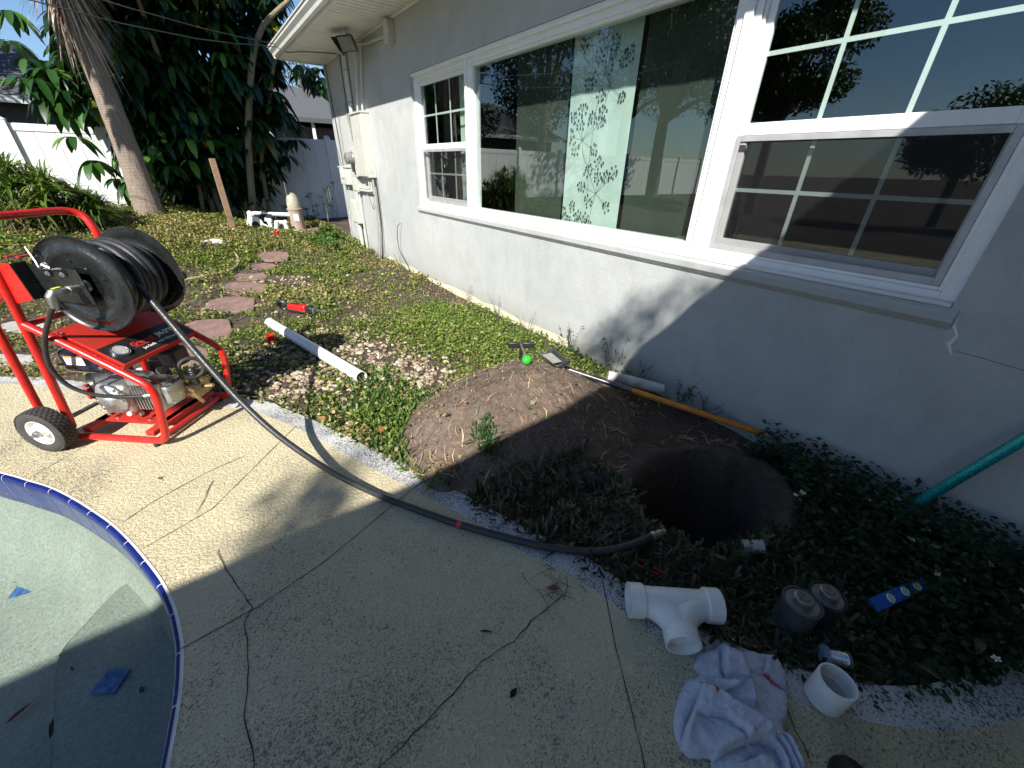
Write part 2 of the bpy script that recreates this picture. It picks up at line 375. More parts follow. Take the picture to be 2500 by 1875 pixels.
        if bevel:
            b = o.modifiers.new('bevel', 'BEVEL'); b.width = bevel; b.segments = seg; b.limit_method = 'ANGLE'; b.angle_limit = R(40)
        return o
def npmesh(name, V, F, mt, colr=None, parent=None, smooth=False, kind=None):
    """V (n,3), F (m,k) arrays -> mesh object in world coordinates; colr (n,3) vertex colours"""
    me = bpy.data.meshes.new(name); n = len(V); k = F.shape[1]; mm = len(F)
    me.vertices.add(n); me.vertices.foreach_set('co', np.ascontiguousarray(V, dtype=np.float32).ravel())
    me.loops.add(mm*k); me.loops.foreach_set('vertex_index', np.ascontiguousarray(F, dtype=np.int32).ravel())
    me.polygons.add(mm); me.polygons.foreach_set('loop_start', np.arange(0, mm*k, k, dtype=np.int32)); me.polygons.foreach_set('loop_total', np.full(mm, k, dtype=np.int32))
    me.update(calc_edges=True)
    if colr is not None:
        at = me.color_attributes.new('Col', 'FLOAT_COLOR', 'POINT')
        at.data.foreach_set('color', np.concatenate([colr, np.ones((n, 1))], 1).astype(np.float32).ravel())
    me.materials.append(M[mt] if isinstance(mt, str) else mt)
    if smooth: me.shade_smooth()
    o = bpy.data.objects.new(name, me); col.objects.link(o)
    if parent is not None:
        o.parent = parent; o.matrix_parent_inverse = wm(parent).inverted()
    if kind: o['kind'] = kind
    return o
def spline(P, per=6, closed=False):
    P = [Vector((*p, 0)) if len(p) == 2 else Vector(p) for p in P]; n = len(P); out = []
    for i in range(n if closed else n-1):
        p0 = P[(i-1) % n] if closed or i > 0 else P[0]; p1 = P[i]; p2 = P[(i+1) % n]; p3 = P[(i+2) % n] if closed or i+2 < n else P[-1]
        for k in range(per):
            t = k/per
            out.append(.5*((2*p1) + (p2-p0)*t + (2*p0-5*p1+4*p2-p3)*t*t + (3*p1-p0-3*p2+p3)*t**3))
    if not closed: out.append(P[-1])
    return out
def inside(x, y, poly):
    x = np.asarray(x, float); y = np.asarray(y, float); c = np.zeros(x.shape, bool); n = len(poly)
    for i in range(n):
        x1, y1 = poly[i][0], poly[i][1]; x2, y2 = poly[(i+1) % n][0], poly[(i+1) % n][1]
        if y1 == y2: continue
        c ^= ((y1 > y) != (y2 > y)) & (x < (x2-x1)*(y-y1)/(y2-y1)+x1)
    return c
def sm(a, b, t):
    s = np.clip((np.asarray(t, float)-a)/(b-a), 0, 1); return s*s*(3-2*s)
_h = rng.random((64, 64))
def vnoise(x, y, s=1.0):
    x = np.asarray(x, float)*s+100; y = np.asarray(y, float)*s+100; xi = np.floor(x).astype(int); yi = np.floor(y).astype(int); fx = x-xi; fy = y-yi
    fx = fx*fx*(3-2*fx); fy = fy*fy*(3-2*fy); g = lambda a, b: _h[a % 64, b % 64]
    return (g(xi, yi)*(1-fx)+g(xi+1, yi)*fx)*(1-fy)+(g(xi, yi+1)*(1-fx)+g(xi+1, yi+1)*fx)*fy
def fbm(x, y, s=1.0): return (vnoise(x, y, s)+.5*vnoise(x, y, 2.1*s)+.25*vnoise(x, y, 4.3*s))/1.75
W = 2.3686

# ------------------------------------------------------------------ outlines: deck edge, pool
EDGE = [(-6.5, 6.1), (-4, 5.85), (-2.5, 5.1), (-1.522, 4.258), (-1.242, 4.04), (-.098, 2.914), (.09, 2.64), (.257, 2.297), (.412, 1.923), (.557, 1.592), (.625, 1.409), (.731, 1.132), (.802, .937), (.862, .802), (.922, .646), (.955, .495), (1.035, .219), (1.085, .128), (1.171, -.011), (1.289, -.154), (1.45, -.28), (1.694, -.40), (1.95, -.50), (W-.002, -.62)]
edge = [Vector((p[0], p[1], 0)) for p in spline(EDGE, 4)]
inner = []
for i, p in enumerate(edge):
    t = (edge[min(i+1, len(edge)-1)]-edge[max(i-1, 0)]).normalized(); nrm = Vector((-t.y, t.x, 0)) if False else Vector((t.y, -t.x, 0))
    q = p + nrm*(.115 + .006*math.sin(i*.4)); q.x = min(q.x, W-.002); inner.append(q)
POOL = [(-1.189, 2.749), (-1.07, 2.601), (-.964, 2.465), (-.864, 2.307), (-.779, 2.157), (-.698, 2.004), (-.628, 1.848), (-.563, 1.683), (-.508, 1.528), (-.47, 1.379), (-.451, 1.249), (-.448, 1.198), (-.45, 1.082), (-.458, 1.0), (-.478, .863), (-.53, .55), (-.64, .15), (-.95, -.5), (-1.6, -1.2), (-2.8, -1.4), (-4, -.6), (-4.9, .9), (-5.2, 2.4), (-4.6, 3.6), (-3.4, 4.0), (-2.3, 3.75), (-1.6, 3.22)]
pool = [Vector((p.x, p.y, 0)) for p in spline(POOL, 5, True)]
deck_outer = inner + [Vector((W-.002, -4.5, 0)), Vector((-6.5, -4.5, 0))]
deck_full = edge + [Vector((W-.002, -4.5, 0)), Vector((-6.5, -4.5, 0))]
def offset_loop(loop, d):
    n = len(loop); out = []
    for i in range(n):
        t = (loop[(i+1) % n]-loop[(i-1) % n]).normalized(); out.append(loop[i] + Vector((-t.y, t.x, 0))*d)
    return out
_a = sum(pool[i].x*pool[(i+1) % len(pool)].y-pool[(i+1) % len(pool)].x*pool[i].y for i in range(len(pool)))
POOL_IN = 1 if _a > 0 else -1                     # offset sign that goes into the pool

# ------------------------------------------------------------------ ground
HOLE = (1.66, .58, .36, .27)
MOUND = (1.33, 1.66, .80, .66, .33)
def hole_r(x, y): return np.sqrt(((x-HOLE[0])/HOLE[2])**2+((y-HOLE[1])/HOLE[3])**2) + (fbm(x, y, 6)-.5)*.35
def ground_z(x, y, detail=True):
    x = np.asarray(x, float); y = np.asarray(y, float)
    z = -.015 + sm(6.3, 10.8, y)*(.50 - .36*sm(-.6, 1.4, x))
    z = z + (fbm(x, y, 1.3)-.5)*.05*sm(0, .5, np.abs(W-x)+.3)
    if detail: z = z + (fbm(x, y, 9)-.5)*.025
    z = z - 1.0*sm(1.15, .66, hole_r(x, y))
    z = z + .05*np.exp(-((hole_r(x, y)-1.25)/.2)**2)
    return z
def mound_z(x, y):
    r2 = ((x-MOUND[0])/MOUND[2])**2+((y-MOUND[1])/MOUND[3])**2
    return MOUND[4]*np.clip(1-r2, -.4, 1)**1.0*np.where(r2 < 1, np.sqrt(np.clip(1-r2, 0, 1))*.6+.4, 1) + (fbm(x, y, 5)-.5)*.07 + (fbm(x, y, 16)-.5)*.035 + (fbm(x+7, y, 38)-.5)*.016
def surf_z(x, y): return np.maximum(ground_z(x, y), np.where(hole_r(x, y) > 1.0, mound_z(x, y), -9))
gx = np.unique(np.concatenate([np.array([-400, -200, -100, -60, -40, -25, -16, -11, -8]), np.arange(-6.5, -2.2, .3), np.arange(-2.2, .3, .1), np.arange(.3, 2.5, .03), np.arange(2.6, 8, .5), np.array([12, 20, 40, 80, 160, 400])]))
gy = np.unique(np.concatenate([np.array([-400, -150, -60, -30, -15, -9]), np.arange(-6, -1, .3), np.arange(-1, 3.2, .03), np.arange(3.2, 8, .1), np.arange(8, 13.2, .15), np.array([14, 16, 19, 24, 32, 50, 90, 180, 500, 1200])]))
GX, GY = np.meshgrid(gx, gy)
GZ = ground_z(GX, GY)
dfull = [(p.x, p.y) for p in deck_full]
ind = inside(GX, GY, dfull)
GZ[ind] = np.minimum(GZ[ind], -.14)
ppoly = [(p.x, p.y) for p in offset_loop(pool, -.12*POOL_IN)]
GZ[inside(GX, GY, ppoly)] = -1.6
nx, ny = len(gx), len(gy)
idx = np.arange(nx*ny).reshape(ny, nx)
F = np.stack([idx[:-1, :-1], idx[:-1, 1:], idx[1:, 1:], idx[1:, :-1]], -1).reshape(-1, 4)
npmesh('ground', np.stack([GX, GY, GZ], -1).reshape(-1, 3), F, 'soil', smooth=True, kind='structure')
# dug soil
mx_, my_ = np.meshgrid(np.arange(.40, 2.34, .011), np.arange(.8, 2.5, .011))
mz = mound_z(mx_, my_)
mz = np.where(hole_r(mx_, my_) < 1.25, np.minimum(mz, ground_z(mx_, my_)-.03), mz)
mz = np.where(inside(mx_, my_, dfull), np.minimum(mz, .012+.03*fbm(mx_, my_, 9)) - .03*sm(0, .25, .62-mx_), mz)
nn = mx_.shape; idx = np.arange(nn[0]*nn[1]).reshape(nn)
F = np.stack([idx[:-1, :-1], idx[:-1, 1:], idx[1:, 1:], idx[1:, :-1]], -1).reshape(-1, 4)
keep = (mz > ground_z(mx_, my_)-.04)
keep &= ~(inside(mx_, my_, dfull) & (mz < -.01))
kq = keep[:-1, :-1] | keep[:-1, 1:] | keep[1:, 1:] | keep[1:, :-1]
o = npmesh('dirt_mound', np.stack([mx_, my_, mz], -1).reshape(-1, 3), F[kq.ravel()], 'dug', smooth=True)
tag(o, 'low heap of freshly dug grey brown soil next to the dark hole', 'dirt pile')

# ------------------------------------------------------------------ pool deck, pool
def fill(loops, z):
    tri = tessellate_polygon([[Vector((p.x, p.y, 0)) for p in L] for L in loops]); V = [(p.x, p.y, z) for L in loops for p in L]
    out = []
    for t in tri:
        a, b_, c = [Vector(V[i]) for i in t]
        out.append(t if (b_-a).cross(c-a).z > 0 else (t[0], t[2], t[1]))
    return V, out
deck = MB(); V, F = fill([deck_outer, pool], 0); deck.add(V, F)
n0 = len(deck.V)
for i in range(len(pool)): p = pool[i]; deck.V.append((p.x, p.y, -.1))
L = len(pool)
for i in range(L): deck.F.append((len(deck_outer)+i, len(deck_outer)+(i+1) % L, n0+(i+1) % L, n0+i))
deck_o = deck.build('pool_deck', 'deck', None, smooth=False); tag(deck_o, kind='structure')
b_ = MB()
for i in range(len(edge)-1):
    a, a2, c, c2 = edge[i], edge[i+1], inner[i], inner[i+1]
    b_.add([(a.x, a.y, -.004), (a2.x, a2.y, -.004), (c2.x, c2.y, -.0005), (c.x, c.y, -.0005), (a.x, a.y, -.13), (a2.x, a2.y, -.13)], [(3, 2, 1, 0), (0, 1, 5, 4)])
b_.build('deck_border', 'border', deck_o, smooth=False)
def strip(pts, w, z, name, jit=0, mt='crack', parent=None):
    P = [Vector((p[0], p[1], 0)) for p in pts]; Q = []
    for i in range(len(P)-1):
        n = max(1, int((P[i+1]-P[i]).length/.03))
        for k in range(n): Q.append(P[i].lerp(P[i+1], k/n))
    Q.append(P[-1]); b = MB(); k = len(Q)
    for i, p in enumerate(Q):
        t = (Q[min(i+1, k-1)]-Q[max(i-1, 0)]).normalized(); nr = Vector((-t.y, t.x, 0))
        p = p + nr*random.uniform(-jit, jit); ww = w*random.uniform(.6, 1.3)/2 if jit else w/2
        b.V += [tuple(p+nr*ww+Vector((0, 0, z))), tuple(p-nr*ww+Vector((0, 0, z)))]
    for i in range(k-1): b.F.append((2*i, 2*i+1, 2*i+3, 2*i+2))
    return b.build(name, mt, parent, smooth=False)
def D(x, y): return gnd(x*1.13, y*1.13)
joints = [[D(310, 1186), D(460, 1099), D(640, 920)], [D(388, 1405), D(555, 1313), D(700, 1215), D(900, 1050), D(935, 1015)], [D(70, 1030), D(200, 955)], [D(265, 1130), D(330, 1085), D(450, 1020), D(530, 985)], [D(1290, 1215), D(1305, 1270), D(1330, 1400), D(1385, 1620), D(1400, 1700)]]
for j in joints: strip(j, .003, .0032, 'control_joint', .0006, 'crack', deck_o)
cracks = [[D(470, 1190), D(490, 1230), D(515, 1270), D(548, 1312), D(528, 1345), D(538, 1400), D(535, 1470), D(528, 1550), D(545, 1620), D(548, 1680)],
          [D(780, 1690), D(870, 1610), D(960, 1520), D(1040, 1430), D(1110, 1385), D(1160, 1330), D(1220, 1285)], [D(1690, 1510), D(1720, 1580), D(1750, 1640)], [D(460, 1040), D(445, 1075), D(425, 1110)]]
for j in cracks: strip(j, .0032, .0036, 'crack', .004, 'crack', deck_o)
# glazed waterline tiles
def resample(loop, step):
    out = [loop[0]]; acc = 0; L = loop + [loop[0]]
    for i in range(len(L)-1):
        a, b = L[i], L[i+1]; d = (b-a).length; s = 0
        while acc + (d-s) >= step:
            s += step-acc; out.append(a.lerp(b, s/d)); acc = 0
        acc += d-s
    return out
def nearest(loop, p): return min(range(len(loop)), key=lambda i: (loop[i]-Vector((p[0], p[1], 0))).length)
k0 = nearest(pool, (-5.2, 2.4)); ploop = pool[k0:]+pool[:k0]
fine = resample(ploop, .172/6); nf = len(fine)
prof = [(0, .004), (.005, .004), (.012, .001), (.017, -.006), (.020, -.016), (.021, -.03), (.021, -.17), (.003, -.17)]
def sweep(pts, nrm, pr):
    V = []; F = []; k = len(pr)
    for p, q in zip(pts, nrm):
        for d, z in pr: V.append((p.x+q.x*d, p.y+q.y*d, z))
    for i in range(len(pts)-1):
        for j in range(k): F.append((i*k+j, i*k+(j+1) % k, (i+1)*k+(j+1) % k, (i+1)*k+j))
    F.append(tuple(range(k))); F.append(tuple(range((len(pts)-1)*k, len(pts)*k))[::-1]); return V, F
nrm = []
for i in range(nf):
    t = (fine[(i+1) % nf]-fine[i-1]).normalized(); nrm.append(Vector((-t.y, t.x, 0))*POOL_IN)
basin = MB()
RINGS = [(.002, -.10), (.017, -.145), (.030, -.21), (.065, -.30), (.12, -.385), (.20, -.44), (.30, -.47), (.42, -.485)]
prev = None
for d, z in RINGS:
    k = len(basin.V); basin.V += [(p.x+q.x*d, p.y+q.y*d, z) for p, q in zip(fine, nrm)]
    if prev is not None:
        for i in range(nf):
            f = (prev+i, prev+(i+1) % nf, k+(i+1) % nf, k+i); basin.F.append(f if POOL_IN > 0 else f[::-1])
    prev = k
V, F = fill([[Vector((v[0], v[1], 0)) for v in basin.V[prev:]]], -.485); basin.F += [tuple(i+prev for i in f) for f in F]
basin_o = basin.build('pool_basin', 'plaster', None, ang=80); tag(basin_o, kind='structure')
g = MB(); V, F = sweep(fine+[fine[0]], nrm+[nrm[0]], [(-.010, .0022), (.003, .0022)]+[(d-.0015, z-.0012) for d, z in prof[2:]]); g.add(V, F[:-2]); g.build('grout', 'grout', basin_o)
for a in range(0, nf-6, 6):
    pts = [fine[(a+k) % nf] for k in range(7)]; q = [nrm[(a+k) % nf] for k in range(7)]
    pts = [pts[0].lerp(pts[1], .1)]+pts[1:6]+[pts[6].lerp(pts[5], .1)]
    t = MB(); V, F = sweep(pts, q, prof); t.add(V, F); t.build('tile', 'tile', basin_o)
# bench step inside the pool
BZ = -.30
bench_line = [gnd(*zp(735, 640), BZ), gnd(*zp(640, 690), BZ), gnd(*zp(480, 860), BZ), gnd(*zp(345, 1010), BZ), gnd(*zp(305, 1140), BZ), gnd(*zp(297, 1300), BZ), gnd(*zp(290, 1480), BZ), gnd(*zp(270, 1680), BZ)]
bl = [Vector((p.x, p.y, 0)) for p in spline([(p.x, p.y) for p in bench_line], 4)]
lastp = bl[-1]; bl += [Vector((lastp.x-.1, lastp.y-.6, 0)), Vector((-1.0, -.40, 0))]
w0 = nearest(fine, (bl[0].x, bl[0].y)); w1 = nearest(fine, (-.95, -.5))
wallpts = []
i = w1
while i != w0: wallpts.append(fine[i]+nrm[i]*.05); i = (i-1) % nf
bench_poly = bl + wallpts
if sum(bench_poly[i].x*bench_poly[(i+1) % len(bench_poly)].y-bench_poly[(i+1) % len(bench_poly)].x*bench_poly[i].y for i in range(len(bench_poly))) < 0: bench_poly.reverse()
V, F = fill([bench_poly], BZ); be = MB().add(V, F); k = len(bench_poly); be.V += [(p.x, p.y, -.6) for p in bench_poly]; be.F += [(i, k+i, k+(i+1) % k, (i+1) % k)[::-1] for i in range(k)]
be.build('bench_step', 'plaster', basin_o, bevel=.02, ang=60)
wl = MB(); lo = [p+q*.0225 for p, q in zip(fine, nrm)]
V, F = fill([lo], -.125); wl.add(V, F); tag(wl.build('pool_water', 'water', None, smooth=False), kind='structure')
for quad, z in (([zp(490, 1255), zp(600, 1120), zp(710, 1130), zp(620, 1258)], BZ+.006), ([zp(45, 740), zp(100, 665), zp(235, 625), zp(170, 705)], -.46)):
    P = [gnd(*q, z) for q in quad]; MB().extr(P, (0, 0, .004)).build('mosaic_inlay', 'mosaic', basin_o, smooth=False)

# ------------------------------------------------------------------ house
house = thing('house', 'single storey house with pale grey stucco wall, white windows and white gutter', 'house', (W, 3.2, 0))
ZS = 2.90; YF = 8.81; Y0, Y1, Z0, Z1 = .185, 5.30, .955, 2.345
w = MB(); T = .2
w.boxmm(W, W+T, Y1, YF, -.4, ZS+.1); w.boxmm(W, W+T, -4.4, Y0, -.4, ZS+.1); w.boxmm(W, W+T, Y0, Y1, -.4, Z0); w.boxmm(W, W+T, Y0, Y1, Z1, ZS+.1)
w.boxmm(W+T, W+7, YF-.2, YF, -.4, ZS+.1); w.boxmm(-6.5, W, -4.4, -4.2, -.4, ZS+.1)
w.build('wall', 'stucco', house, smooth=False)
# patch of old render and yellow strip at the foot, crack repair
strip_ = MB(); 
pts = []
for i in range(60):
    y = 2.3 + i*.075; h = .035+.05*vnoise(y, 3, 4)
    pts.append((y, h))
for (ya, ha), (yb, hb) in zip(pts, pts[1:]): strip_.add([(W-.004, ya, -.1), (W-.004, yb, -.1), (W-.004, yb, hb), (W-.004, ya, ha)], [(0, 3, 2, 1)])
strip_.build('bare_base_strip', 'yellow_base', house, smooth=False)
sill = MB(); sill.extr([(W-.028, Y0-.03, Z0-.012), (W-.028, Y0-.03, Z0-.05), (W-.001, Y0-.03, Z0-.085), (W-.001, Y0-.03, Z0+.004), ], (0, Y1-Y0+.06, 0)); sill.build('sill', 'stucco', house, smooth=False, bevel=.006)
cr = MB()
P = [planex(*p, W) for p in ((2345, 760), (2330, 795), (2338, 820), (2318, 840), (2322, 865))]
cr.tube([(W, p.y, p.z) for p in P], [.004, .010, .007, .011, .004], 6); cr.build('crack_filler', 'label_w', house)
P = [planex(*p, W) for p in ((2335, 858), (2400, 875), (2500, 905))]; cr = MB().tube([(W+.0005, p.y, p.z) for p in P], .0016, 4); cr.build('hairline_crack', 'crack', house)
# room behind the windows
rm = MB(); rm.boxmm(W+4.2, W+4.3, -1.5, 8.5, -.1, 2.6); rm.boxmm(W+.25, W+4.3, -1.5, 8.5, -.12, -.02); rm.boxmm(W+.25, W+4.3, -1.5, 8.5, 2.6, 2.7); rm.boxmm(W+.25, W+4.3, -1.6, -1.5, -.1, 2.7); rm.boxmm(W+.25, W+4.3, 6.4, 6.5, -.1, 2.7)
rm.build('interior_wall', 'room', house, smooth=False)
# windows
XF = W+.045
def bar(b, y0, y1, z0, z1, x0, x1): b.boxmm(x0, x1, y0, y1, z0, z1)
def rect_frame(b, y0, y1, z0, z1, t, x0, x1, tb=None, tt=None):
    tb = tb or t; tt = tt or t
    bar(b, y0, y0+t, z0, z1, x0, x1); bar(b, y1-t, y1, z0, z1, x0, x1); bar(b, y0+t, y1-t, z0, z0+tb, x0, x1); bar(b, y0+t, y1-t, z1-tt, z1, x0, x1)
def pane(win, y0, y1, z0, z1, x):
    MB().boxmm(x, x+.004, y0, y1, z0, z1).build('pane', 'glass', win, smooth=False)
def hung_window(y0, y1, label):
    z0, z1 = Z0, Z1; win = MB(); rect_frame(win, y0, y1, z0, z1, .055, XF, XF+.10, .05, .07); rect_frame(win, y0+.055, y1-.055, z0+.05, z1-.07, .016, XF+.014, XF+.10)
    win = win.build('window', 'frame', house, smooth=False, bevel=.003); win['label'] = label
    a0, a1 = y0+.071, y1-.071; zm = 1.625
    up = MB(); rect_frame(up, a0, a1, zm-.028, z1-.086, .036, XF+.03, XF+.06, .055); up.build('upper_sash', 'frame', win, smooth=False, bevel=.003)
    lo_ = MB(); rect_frame(lo_, a0, a1, z0+.066, zm+.012, .04, XF+.064, XF+.092, .06); lo_.build('lower_sash', 'frame', win, smooth=False, bevel=.003)
    u0, u1 = zm+.027, z1-.122; l0, l1 = z0+.126, zm-.028
    pane(win, a0+.03, a1-.03, u0-.006, u1+.006, XF+.042); pane(win, a0+.034, a1-.034, l0-.006, l1+.006, XF+.076)
    for k in (1, 2):
        yy = a0+.036+(a1-a0-.072)*k/3
        MB().boxmm(XF+.0475, XF+.0525, yy-.0095, yy+.0095, u0-.006, u1+.006).build('muntin', 'frame', win, smooth=False); MB().boxmm(XF+.0815, XF+.0865, yy-.0095, yy+.0095, l0-.006, l1+.006).build('muntin', 'frame', win, smooth=False)
    zz = (u0+u1)/2; MB().boxmm(XF+.0473, XF+.0527, a0+.03, a1-.03, zz-.0095, zz+.0095).build('muntin', 'frame', win, smooth=False)
    zz = (l0+l1)/2; MB().boxmm(XF+.0813, XF+.0867, a0+.034, a1-.034, zz-.0095, zz+.0095).build('muntin', 'frame', win, smooth=False)
    sf = MB(); rect_frame(sf, a0+.002, a1-.002, z0+.067, zm-.03, .026, XF+.018, XF+.029, .03); sf.build('screen_frame', 'alu', win, smooth=False, bevel=.002)
    MB().boxmm(XF+.023, XF+.0235, a0+.026, a1-.026, z0+.095, zm-.055).build('screen', 'screen', win, smooth=False)
    for f in (.22, .78):
        yy = a0+(a1-a0)*f; MB().box((XF+.075, yy, zm+.021), (.024, .06, .016)).build('latch', 'frame', win, bevel=.004)
    return win
hung_window(4.075, Y1, 'narrow white hung window at the far end near the electric boxes')
hung_window(Y0, 1.365, 'large white hung window with sunlit and shaded halves')
pw = MB(); rect_frame(pw, 1.368, 4.072, Z0, Z1, .06, XF-.003, XF+.10, .06, .075); rect_frame(pw, 1.428, 4.012, Z0+.06, Z1-.075, .02, XF+.012, XF+.10)
pw = pw.build('window', 'frame', house, smooth=False, bevel=.003); pw['label'] = 'wide fixed picture window'
pane(pw, 1.444, 3.996, Z0+.076, Z1-.091, XF+.045)
for yy in (4.0735, 1.3665): MB().boxmm(XF-.018, XF-.002, yy-.022, yy+.022, Z0+.002, Z1-.002).build('mullion', 'frame', pw, smooth=False, bevel=.004)
MB().boxmm(W+.004, XF-.001, Y0+.003, Y1-.003, Z0+.0015, Z0+.02).build('sill_flashing', 'white_metal', pw, smooth=False, bevel=.003)
MB().boxmm(W+.01, XF-.0035, Y0+.003, Y1-.003, Z1-.03, Z1-.002).build('head_flashing', 'frame', pw, smooth=False, bevel=.003)
# eaves: soffit boards, fascia, gutter, roof
XE = 1.70; EY0 = -1.2
sof = MB()
ys = np.arange(-.5, YF-.01, .305)
for i, y in enumerate(ys):
    s_ = MB(); y1_ = min(y+.299, YF+.0)
    for k in range(3):
        a = y+(y1_-y)*k/3; b2 = y+(y1_-y)*(k+1)/3-.018
        s_.boxmm(XE+.015, W-.0015, a, b2, ZS, ZS+.012)
    s_.boxmm(XE+.015, W-.0015, y, y1_, ZS+.0115, ZS+.016)
    s_.build('soffit_panel', 'soffit', house, smooth=False)
MB().boxmm(W-.03, W-.002, -.5, YF, ZS-.022, ZS-.001).build('soffit_trim', 'soffit', house, smooth=False, bevel=.003)
fa = MB(); fa.boxmm(XE-.01, XE+.014, -.5, YF+.01, ZS-.02, ZS+.16); fa.boxmm(XE+.015, W+6, YF+.001, YF+.02, ZS-.02, ZS+.2); fa.build('fascia', 'white_metal', house, smooth=False, bevel=.003)
gp = [(XE-.012, ZS+.13), (XE-.012, ZS+.012), (XE-.075, ZS+.012), (XE-.085, ZS+.045), (XE-.118, ZS+.085), (XE-.125, ZS+.13), (XE-.135, ZS+.13), (XE-.135, ZS+.118), (XE-.118, ZS+.115), (XE-.11, ZS+.085), (XE-.08, ZS+.04), (XE-.07, ZS+.017), (XE-.017, ZS+.017), (XE-.017, ZS+.13)]
gu = MB().extr([(x, -.5, z) for x, z in gp], (0, YF+.03+.5, 0)); gu.extr([(x, YF+.0305, z) for x, z in gp[:7]], (0, .004, 0)); gut = gu.build('gutter', 'white_metal', house, smooth=False)
MB().box((XE-.05, YF-.02, ZS-.004), (.05, .05, .03)).build('outlet', 'white_metal', gut, bevel=.006)
rf = MB(); rf.extr([(XE-.11, -4.5, ZS+.145), (XE-.11, -4.5, ZS+.165), (W+4.5, -4.5, ZS+1.55), (W+4.5, -4.5, ZS+1.5)], (0, YF+4.6, 0)); rf.build('roof', 'shingle', house, smooth=False)
# wing behind the camera: its eave throws the big shade
wing = [(-6.6, -.935), (-3, -.935), (-1.3, -.915), (-.75, -.80), (-.3, -.63), (.4, -.60), (1.15, -.545), (XE-.14, -.52)]
wp = wing + [(XE-.14, -4.5), (-6.6, -4.5)]
wr = MB(); wr.prism(wp, ZS, ZS+.13); wr.build('wing_eave', 'white_metal', house, smooth=False)
wr = MB(); wr.add([(-6.6, -1.0, ZS+.14), (XE, -1.0, ZS+.14), (XE, -4.5, ZS+1.0), (-6.6, -4.5, ZS+1.0), (-6.6, -4.5, ZS+.14), (XE, -4.5, ZS+.14)], [(0, 1, 2, 3), (1, 5, 2), (0, 3, 4), (3, 2, 5, 4)]); wr.build('wing_roof', 'shingle', house, smooth=False)

# ------------------------------------------------------------------ curtains behind the glass
XC = W+.215
def cloth_panel(name, y0, y1, z0, z1, mt, label, x=XC):
    n = 14; b = MB()
    for i in range(n+1):
        y = y0+(y1-y0)*i/n; dx = .004*math.sin(i*1.3+y0*7)
        b.V += [(x+dx, y, z0+.002*math.sin(i)), (x+dx*.6, y, z1)]
    b.F += [(2*i, 2*i+1, 2*i+3, 2*i+2) for i in range(n)]
    o = b.build(name, mt, None); tag(o, label, 'curtain'); return o
cloth_panel('curtain_panel', 2.80, 3.48, .98, 2.33, 'dark_blind', 'plain olive grey fabric panel hanging inside the picture window')
mint = cloth_panel('curtain_panel', 2.14, 2.765, .97, 2.33, 'mint', 'mint green fabric panel printed with grey flower heads', XC-.012)
cloth_panel('curtain_panel', 1.33, 2.12, .98, 2.33, 'dark_blind', 'broad olive grey fabric panel beside the mint printed one', XC+.01)
cloth_panel('curtain_panel', 4.16, 4.52, .98, 2.30, 'mint', 'narrow mint green curtain inside the small window')
mo = MB(); XM = XC-.0185
def disc(y, z, r):
    n = 9; mo.add([(XM, y, z)]+[(XM, y+r*math.cos(6.283*i/n), z+r*1.12*math.sin(6.283*i/n)) for i in range(n)], [(0, 1+i, 1+(i+1) % n) for i in range(n)])
def stem(a, b, w_=.0022):
    d = Vector((0, b[0]-a[0], b[1]-a[1])); L_ = d.length
    if L_ < 1e-5: return
    q = Vector((0, -d.z, d.y))/L_*w_/2; A = Vector((XM, *a)); B = Vector((XM, *b)); mo.add([A-q, A+q, B+q, B-q], [(0, 1, 2, 3)])
rq = random.Random(5)
def umbel(y, z, R_, n):
    for i in range(n):
        a = rq.uniform(0, 6.28) if n > 9 else 6.283*i/n+rq.uniform(-.15, .15); r = R_*rq.choice((.55, .8, 1))
        p = (y+r*math.cos(a), z+r*math.sin(a))
        if 2.15 < p[0] < 2.755: stem((y, z), p, .0016); disc(p[0], p[1], rq.uniform(.009, .0145))
def cpt(px, py):
    q = planex(*z4(px, py), XM); return (q.y, q.z)
def head(p0, px, py, n=8):
    c = cpt(px, py); stem(p0, c, .0022)
    for i in range(n):
        a = 6.283*i/n+rq.uniform(-.2, .2); r = rq.choice((.026, .036, .044)); q = (c[0]+r*math.cos(a), c[1]+r*1.05*math.sin(a))
        if 2.15 < q[0] < 2.755: stem(c, q, .0015); disc(q[0], q[1], rq.uniform(.0075, .0098))
trees_ = [((995, 540), [(940, 600), (1068, 605), (985, 415), (890, 480), (862, 530), (1015, 335), (1080, 370), (930, 350)]), ((820, 875), [(825, 680), (768, 735), (810, 775), (880, 735), (945, 700), (745, 850), (778, 930), (890, 935), (940, 760)]), ((905, 1205), [(855, 1060), (915, 1105), (965, 1100), (1020, 1080), (815, 1160), (925, 1010), (855, 1255), (965, 1285)]), ((800, 1420), [(755, 1285), (700, 1320), (835, 1365), (790, 1345), (730, 1370), (860, 1400)]), ((960, 300), [(985, 265), (840, 280), (1030, 270), (955, 215), (1120, 330)])]
for nd_, hs in trees_:
    p0 = cpt(*nd_)
    for h_ in hs: head(p0, *h_)
for a, b in (((960, 300), (995, 540)), ((935, 560), (880, 880)), ((995, 540), (940, 760)), ((820, 875), (840, 1010)), ((840, 1010), (905, 1060)), ((880, 880), (850, 1250)), ((905, 1205), (860, 1400))):
    p0, p1 = cpt(*a), cpt(*b); pts = [(p0[0]+(p1[0]-p0[0])*t+.012*math.sin(t*3.14), p0[1]+(p1[1]-p0[1])*t) for t in np.linspace(0, 1, 6)]
    for p, q in zip(pts, pts[1:]): stem(p, q, .0026)
mo.build('printed_motif', 'motif', mint, smooth=False)

